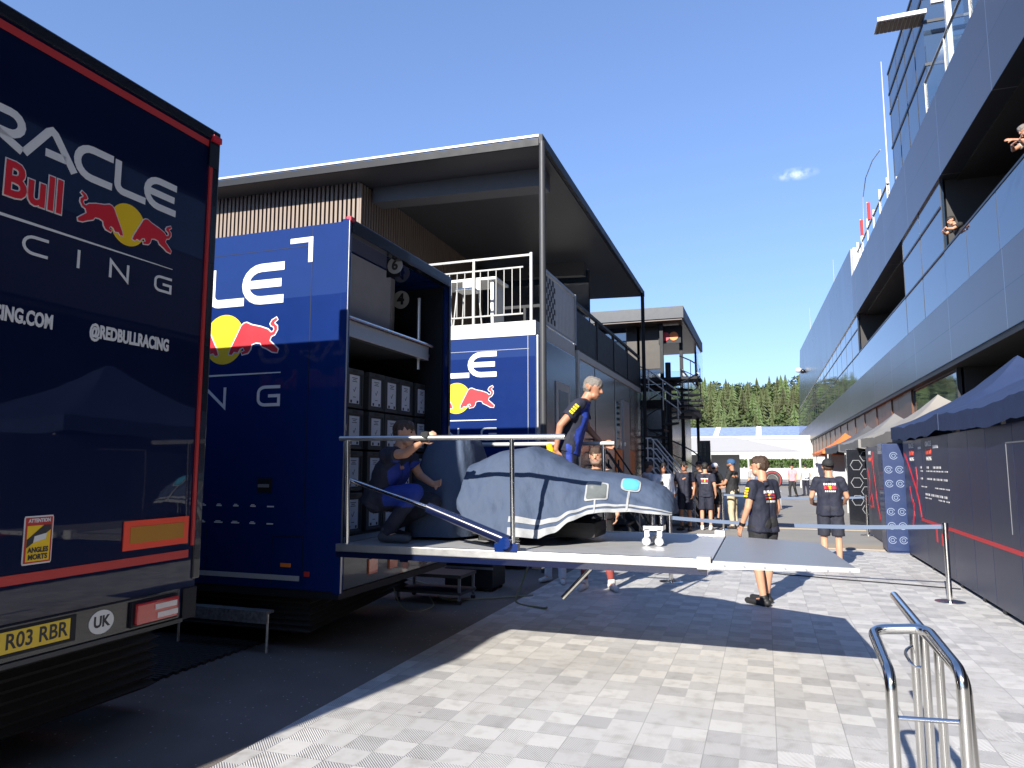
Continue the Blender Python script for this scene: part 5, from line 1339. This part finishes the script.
# man crouching at the rail, on the platform
crouch = dict(pel=(0, -.15, .40), chest=(0, -.02, .66), neck=(.0, .03, .83), head=(.0, .09, .985),
    shR=(.19, .02, .79), elR=(.31, .27, .80), wrR=(.385, .46, .90), haR=(.40, .53, .94),
    shL=(-.19, .03, .79), elL=(-.27, .12, .60), wrL=(-.17, .31, .52), haL=(-.14, .38, .53),
    hipR=(.095, -.14, .38), knR=(.15, .29, .46), anR=(.14, .0, .10), toR=(.15, .17, .035),
    hipL=(-.095, -.14, .38), knL=(-.15, .33, .36), anL=(-.12, -.12, .13), toL=(-.13, .03, .03))
p, so, J, H = person('person crouching on the platform in dark overalls with blue panels, gloved hand on the rail', (-3.25, 5.92, 1.0), R(-90), 1.78, crouch, voxel=.010, shirt=navyc, sleeve=.55, bottom=navyc, pants=True, hair=hairb, shoes=mat('grey_shoe', (.06, .062, .07), .7), seed=1)
gl = MB()
for q in (-.03, -.01, .01, .03): gl.capsule(Vector((.40+q*.2, .50+q, .975)), Vector((.435+q*.2, .51+q, .94)), .014, .013, 8).capsule(Vector((.435+q*.2, .51+q, .94)), Vector((.41+q*.2, .505+q, .905)), .013, .012, 8)
gl.capsule((.375, .45, .90), (.395, .50, .965), .03, .026).capsule((.39, .47, .93), (.43, .47, .91), .014, .012, 8)
mesh_obj('glove', to_mesh_remeshed(gl, .008, 1), blackc, p)
two_tone(p, 'trousers', bluec, lambda c: c.z > .33 and c.x > .08 and c.y > -.02 and c.z < .62)
two_tone(p, 'shirt', bluec, lambda c: c.z < .74 and c.y > .02 and c.z < .62+c.y*1.2)
# man standing behind the car
lean = dict(chest=(0, .10, 1.28), neck=(0, .18, 1.43), head=(.0, .27, 1.565), shR=(.19, .13, 1.385), elR=(.27, -.07, 1.15), wrR=(.24, -.12, .90), haR=(.22, -.11, .82),
    shL=(-.19, .14, 1.385), elL=(-.27, .2, 1.15), wrL=(-.25, .36, .98), haL=(-.24, .43, .95))
p, so, J, H = person('person in navy and blue team polo standing behind the covered car, grey hair', (-1.93, 7.22, 1.0), R(-78), 1.70, lean, head_yaw=R(-18), head_pitch=R(-14), voxel=.010, shirt=navyc, bottom=navyc, pants=True, hair=hairg, sk=skin2, seed=2, girth=1.08)
two_tone(p, 'shirt', bluec, lambda c: abs(c.x) < .19 and c.z < 1.40 and (c.z < 1.10 or c.y > .06+(c.z-1.1)*.25) and not (1.06 < c.z < 1.13 and c.y < .09))
two_tone(p, 'trousers', bluec, lambda c: c.x > .05 and -.02 < c.y < .045 and c.z > .3)
sleeve_marks(p, J, 'R', yellow)
yg = MB().capsule((.235, -.19, .93), (.22, -.15, .82), .035, .03).capsule((.2, -.20, .90), (.25, -.22, .80), .025, .02)
mesh_obj('yellow_glove', to_mesh_remeshed(yg, .008, 1, .006, 20, 2), yellow, p)
# smiling man in the black jacket beyond the platform
p, so, J, H = person('smiling bearded person in black jacket and white shoes behind the platform', (-2.22, 9.8, .012), R(196), 1.95, dict(elR=(.26, .08, 1.17), wrR=(.16, .26, 1.05), haR=(.1, .3, 1.0), anR=(.17, .0, .085), knR=(.15, .03, .5), toR=(.22, .16, .03), anL=(-.17, .0, .085), toL=(-.2, .18, .03)), head_yaw=R(-14), shirt=blackc, sleeve=1.9, bottom=blackc, hair=hairb, beard=mat('short_beard', (.16, .10, .07), .6, var=.3, nscale=80), shoes=shoew, sk=skin, smile=True, seed=3, girth=1.1, socks=mat('sock_red', (.3, .06, .05), .8))
shirt_print(p, so, [(-.03, .03, 1.12, 1.24), (-.045, .045, 1.24, 1.36), (-.055, .055, 1.36, 1.44)], whitec, 1, 'white_tee', .006)
# white trousered figure behind the car
p, so, J, H = person('person mostly hidden behind the covered car, only white trousers and boots showing', (-2.95, 10.2, .012), R(170), 1.66, dict(anL=(-.16, .05, .085), toL=(-.24, .2, .03), anR=(.13, -.03, .085)), shirt=whitec, sleeve=1.9, bottom=whitec, pants=True, hair=hairk, shoes=shoew, seed=4)
# big figure by the flap, back half turned
p, so, J, H = person('person in navy team shirt with yellow sleeve marks behind the platform flap, looking away', (-.05, 9.4, .012), R(52), 1.80, dict(elL=(-.24, .02, 1.16), wrL=(-.25, .12, .93), haL=(-.245, .16, .85), anR=(.1, .07, .085), toR=(.12, .25, .03), anL=(-.09, -.04, .085), toL=(-.1, .14, .03), chest=(0, .0, 1.3)), head_yaw=R(22), voxel=.009, shirt=navyc, bottom=blackc, hair=hairb, shoes=shoek, seed=5, girth=1.02)
team_back(p, so); sleeve_marks(p, J, 'L', yellow)
two_tone(p, 'shirt', bluec, lambda c: abs(c.x) < .18 and c.y > .05-(1.3-c.z)*.08 and c.z < 1.4)
MB().tube([J['wrL'].lerp(J['elL'], .06), J['wrL'].lerp(J['elL'], .2)], .037, 14).build('wristwatch', blackg, p)
# man at the right, back view
p, so, J, H = person('person from behind in navy team tee, dark shorts and backward black cap', (.98, 12.9, .012), R(4), 1.78, dict(elR=(.27, .03, 1.17), wrR=(.25, .22, 1.05), haR=(.2, .29, 1.03), elL=(-.27, .03, 1.17), wrL=(-.25, .22, 1.05), haL=(-.2, .29, 1.03)), voxel=.012, shirt=navyc, bottom=mat('shorts_navy', (.02, .022, .035), .8), hair=hairb, cap=(blackc, True), shoes=shoek, seed=6, girth=1.02)
team_back(p, so, 1.36)
# group in the lane
p, so, J, H = person('bearded person in plain black tee and khaki trousers, blue cap turned backward', (-.85, 20.2, .01), R(70), 1.84, dict(elL=(-.25, .1, 1.16), wrL=(-.2, .33, 1.1), haL=(-.15, .4, 1.12), elR=(.25, .06, 1.16), wrR=(.2, .3, 1.05), haR=(.15, .37, 1.04)), voxel=.014, shirt=blackc, bottom=khaki, pants=True, hair=None, cap=(mat('cap_blue', (.03, .09, .2), .8), True), beard=hairk, sk=skin2, seed=7, girth=1.12)
p, so, J, H = person('person from behind in navy team shirt, dark shorts and white shoes near the stairs', (-1.5, 19.5, .01), R(-5), 1.76, voxel=.015, hair=hairk, seed=8, shoes=shoew)
team_back(p, so)
p, so, J, H = person('person in dark team kit facing the camera beside the white handrail stairs', (-2.0, 19.2, .01), R(165), 1.78, dict(elR=(.26, .05, 1.16), wrR=(.2, .2, 1.0), haR=(.16, .25, .95)), voxel=.015, hair=hairk, glasses=True, sk=skin2, seed=9)
p, so, J, H = person('person in loose white shirt and sunglasses holding a phone, in front of the stairs', (-2.35, 17.6, .01), R(200), 1.76, dict(elR=(.26, .05, 1.14), wrR=(.14, .26, 1.16), haR=(.1, .3, 1.22)), voxel=.013, shirt=whitec, sleeve=1.7, bottom=navyc, pants=True, hair=hairk, glasses=True, sk=skin2, seed=10)
MB().obox((.10, .33, 1.25), (.075, .012, .15), Euler((R(-20), 0, 0)).to_matrix()).build('phone', blackg, p, bevel=.004)
p, so, J, H = person('person in white shirt turned sideways, beside the black front stairs', (-2.75, 17.9, .01), R(-60), 1.78, dict(elR=(.25, .1, 1.16), wrR=(.15, .3, 1.12), haR=(.1, .35, 1.15)), voxel=.014, shirt=whitec, sleeve=1.75, bottom=khaki, pants=True, hair=hairk, sk=skin2, seed=11)
p, so, J, H = person('person in white cap and black shirt looking down among the group', (-1.45, 22.4, .01), R(-40), 1.74, dict(elR=(.25, .1, 1.16), wrR=(.2, .3, 1.12), haR=(.15, .35, 1.15)), voxel=.016, shirt=blackc, bottom=blackc, hair=hairk, cap=(whitec, False), seed=12)
p, so, J, H = person('person in all black with folded arms between the stairs and the navy shirted back', (-1.78, 21.2, .01), R(140), 1.8, dict(elR=(.26, .05, 1.16), wrR=(.05, .24, 1.18), haR=(-.03, .24, 1.2), elL=(-.26, .05, 1.16), wrL=(-.05, .26, 1.14), haL=(.03, .26, 1.15)), voxel=.016, shirt=blackc, bottom=blackc, pants=True, hair=hairk, seed=21)
p, so, J, H = person('person in blue grey shirt half hidden behind the black tee figure', (-.15, 23.2, .01), R(120), 1.74, voxel=.016, shirt=mat('shirt_bluegrey', (.12, .17, .28), .8), bottom=navyc, pants=True, hair=hairk, seed=13)
p, so, J, H = person('small far person in pink shirt walking by the marquee', (1.35, 41, .01), R(150), 1.72, dict(knR=(.1, .14, .5), anR=(.1, .12, .09), toR=(.1, .3, .05), anL=(-.1, -.2, .12), toL=(-.1, -.04, .04)), voxel=.02, shirt=mat('shirt_pink', (.55, .3, .34), .8), bottom=blackc, pants=True, hair=hairk, seed=14)
p, so, J, H = person('small far person in pale shirt standing near the orange tent', (2.1, 43, .01), R(20), 1.75, voxel=.02, shirt=whitec, bottom=navyc, pants=True, hair=hairk, seed=15)
p, so, J, H = person('person in dark jacket, hands at the chest, far behind by the display board', (-1.75, 25.2, .01), R(170), 1.78, dict(elR=(.26, .05, 1.16), wrR=(.1, .24, 1.2), haR=(.05, .28, 1.26), elL=(-.26, .05, 1.16), wrL=(-.1, .24, 1.2), haL=(-.05, .28, 1.26)), voxel=.017, shirt=mat('jacket_dark', (.025, .025, .03), .8), sleeve=1.8, bottom=blackc, pants=True, hair=hairb, seed=22)
p, so, J, H = person('person in light grey tee and black shorts walking away beyond the crowd', (-.35, 27.5, .01), R(10), 1.75, dict(knR=(.1, .14, .5), anR=(.1, .1, .09), toR=(.1, .28, .05), anL=(-.1, -.2, .12), toL=(-.1, -.04, .04)), voxel=.017, shirt=mat('tee_grey', (.32, .32, .33), .8), bottom=blackc, hair=hairk, shoes=shoew, seed=23)
# spectators at the balcony
leanb = dict(chest=(0, .1, 1.25), neck=(0, .2, 1.38), head=(0, .29, 1.52), shR=(.19, .16, 1.34), elR=(.24, .36, 1.22), wrR=(.08, .50, 1.25), haR=(.0, .52, 1.25), shL=(-.19, .16, 1.34), elL=(-.24, .36, 1.22), wrL=(-.1, .52, 1.27), haL=(-.18, .54, 1.27), knR=(.11, -.1, .5), anR=(.11, -.28, .085), toR=(.12, -.1, .03), knL=(-.11, -.1, .5), anL=(-.11, -.28, .085), toL=(-.12, -.1, .03))
p, so, J, H = person('person in black leaning with folded arms on the glass balcony edge', (5.46, 22.3, 6.98), R(100), 1.78, leanb, head_pitch=R(-20), voxel=.014, shirt=blackc, bottom=blackc, pants=True, hair=hairk, seed=16)
p, so, J, H = person('person with grey hair and pale shirt looking down from the balcony, phone in hand', (5.56, 16.75, 7.0), R(110), 1.80, dict(leanb, elL=(-.24, .38, 1.2), wrL=(-.1, .6, 1.28), haL=(-.06, .68, 1.3)), head_pitch=R(-25), voxel=.013, shirt=mat('shirt_pale', (.5, .42, .36), .8), sleeve=.5, bottom=blackc, pants=True, hair=hairg, sk=skin2, seed=17)
p, so, J, H = person('person with bare forearms leaning out beside the grey haired balcony spectator', (5.56, 16.2, 6.95), R(95), 1.76, leanb, head_pitch=R(-20), voxel=.013, shirt=whitec, sleeve=.5, bottom=navyc, pants=True, hair=hairb, seed=18)
# tyre on display down the lane
ty = thing('display_wheel', 'big black slick tyre with red ring on a trolley down the lane', 'wheel', (.25, 29.5, .05))
tm = MB(); prof = [(-.17, .20), (-.19, .28), (-.17, .34), (-.12, .36), (.12, .36), (.17, .34), (.19, .28), (.17, .20)]; sg_ = 36
for j in range(sg_):
    a = 2*math.pi*j/sg_
    for dy, rr in prof: tm.v.append((rr*math.cos(a), dy, 1.08+rr*math.sin(a)))
for j in range(sg_):
    for q in range(8): tm.f.append((j*8+q, j*8+(q+1) % 8, ((j+1) % sg_)*8+(q+1) % 8, ((j+1) % sg_)*8+q))
tm.build('tyre_wall', rubber, ty, smooth=True)
mb = MB(); ribbon(mb, arc(0, 1.08, .30, .30, 0, 360, 36), .015, lambda u, v, d: (u, -.192-d, v), .004); mb.build('red_ring', redv, ty)
MB().tube([(0, -.12, 1.08), (0, .12, 1.08)], .19, 24).build('rim', dgrey, ty)
MB().box(-.3, .3, -.25, .25, .62, .68).box(-.28, -.24, -.2, .2, 0, .62).box(.24, .28, -.2, .2, 0, .62).build('trolley', greym, ty)
bpy.data.scenes.remove(WORKBENCH)
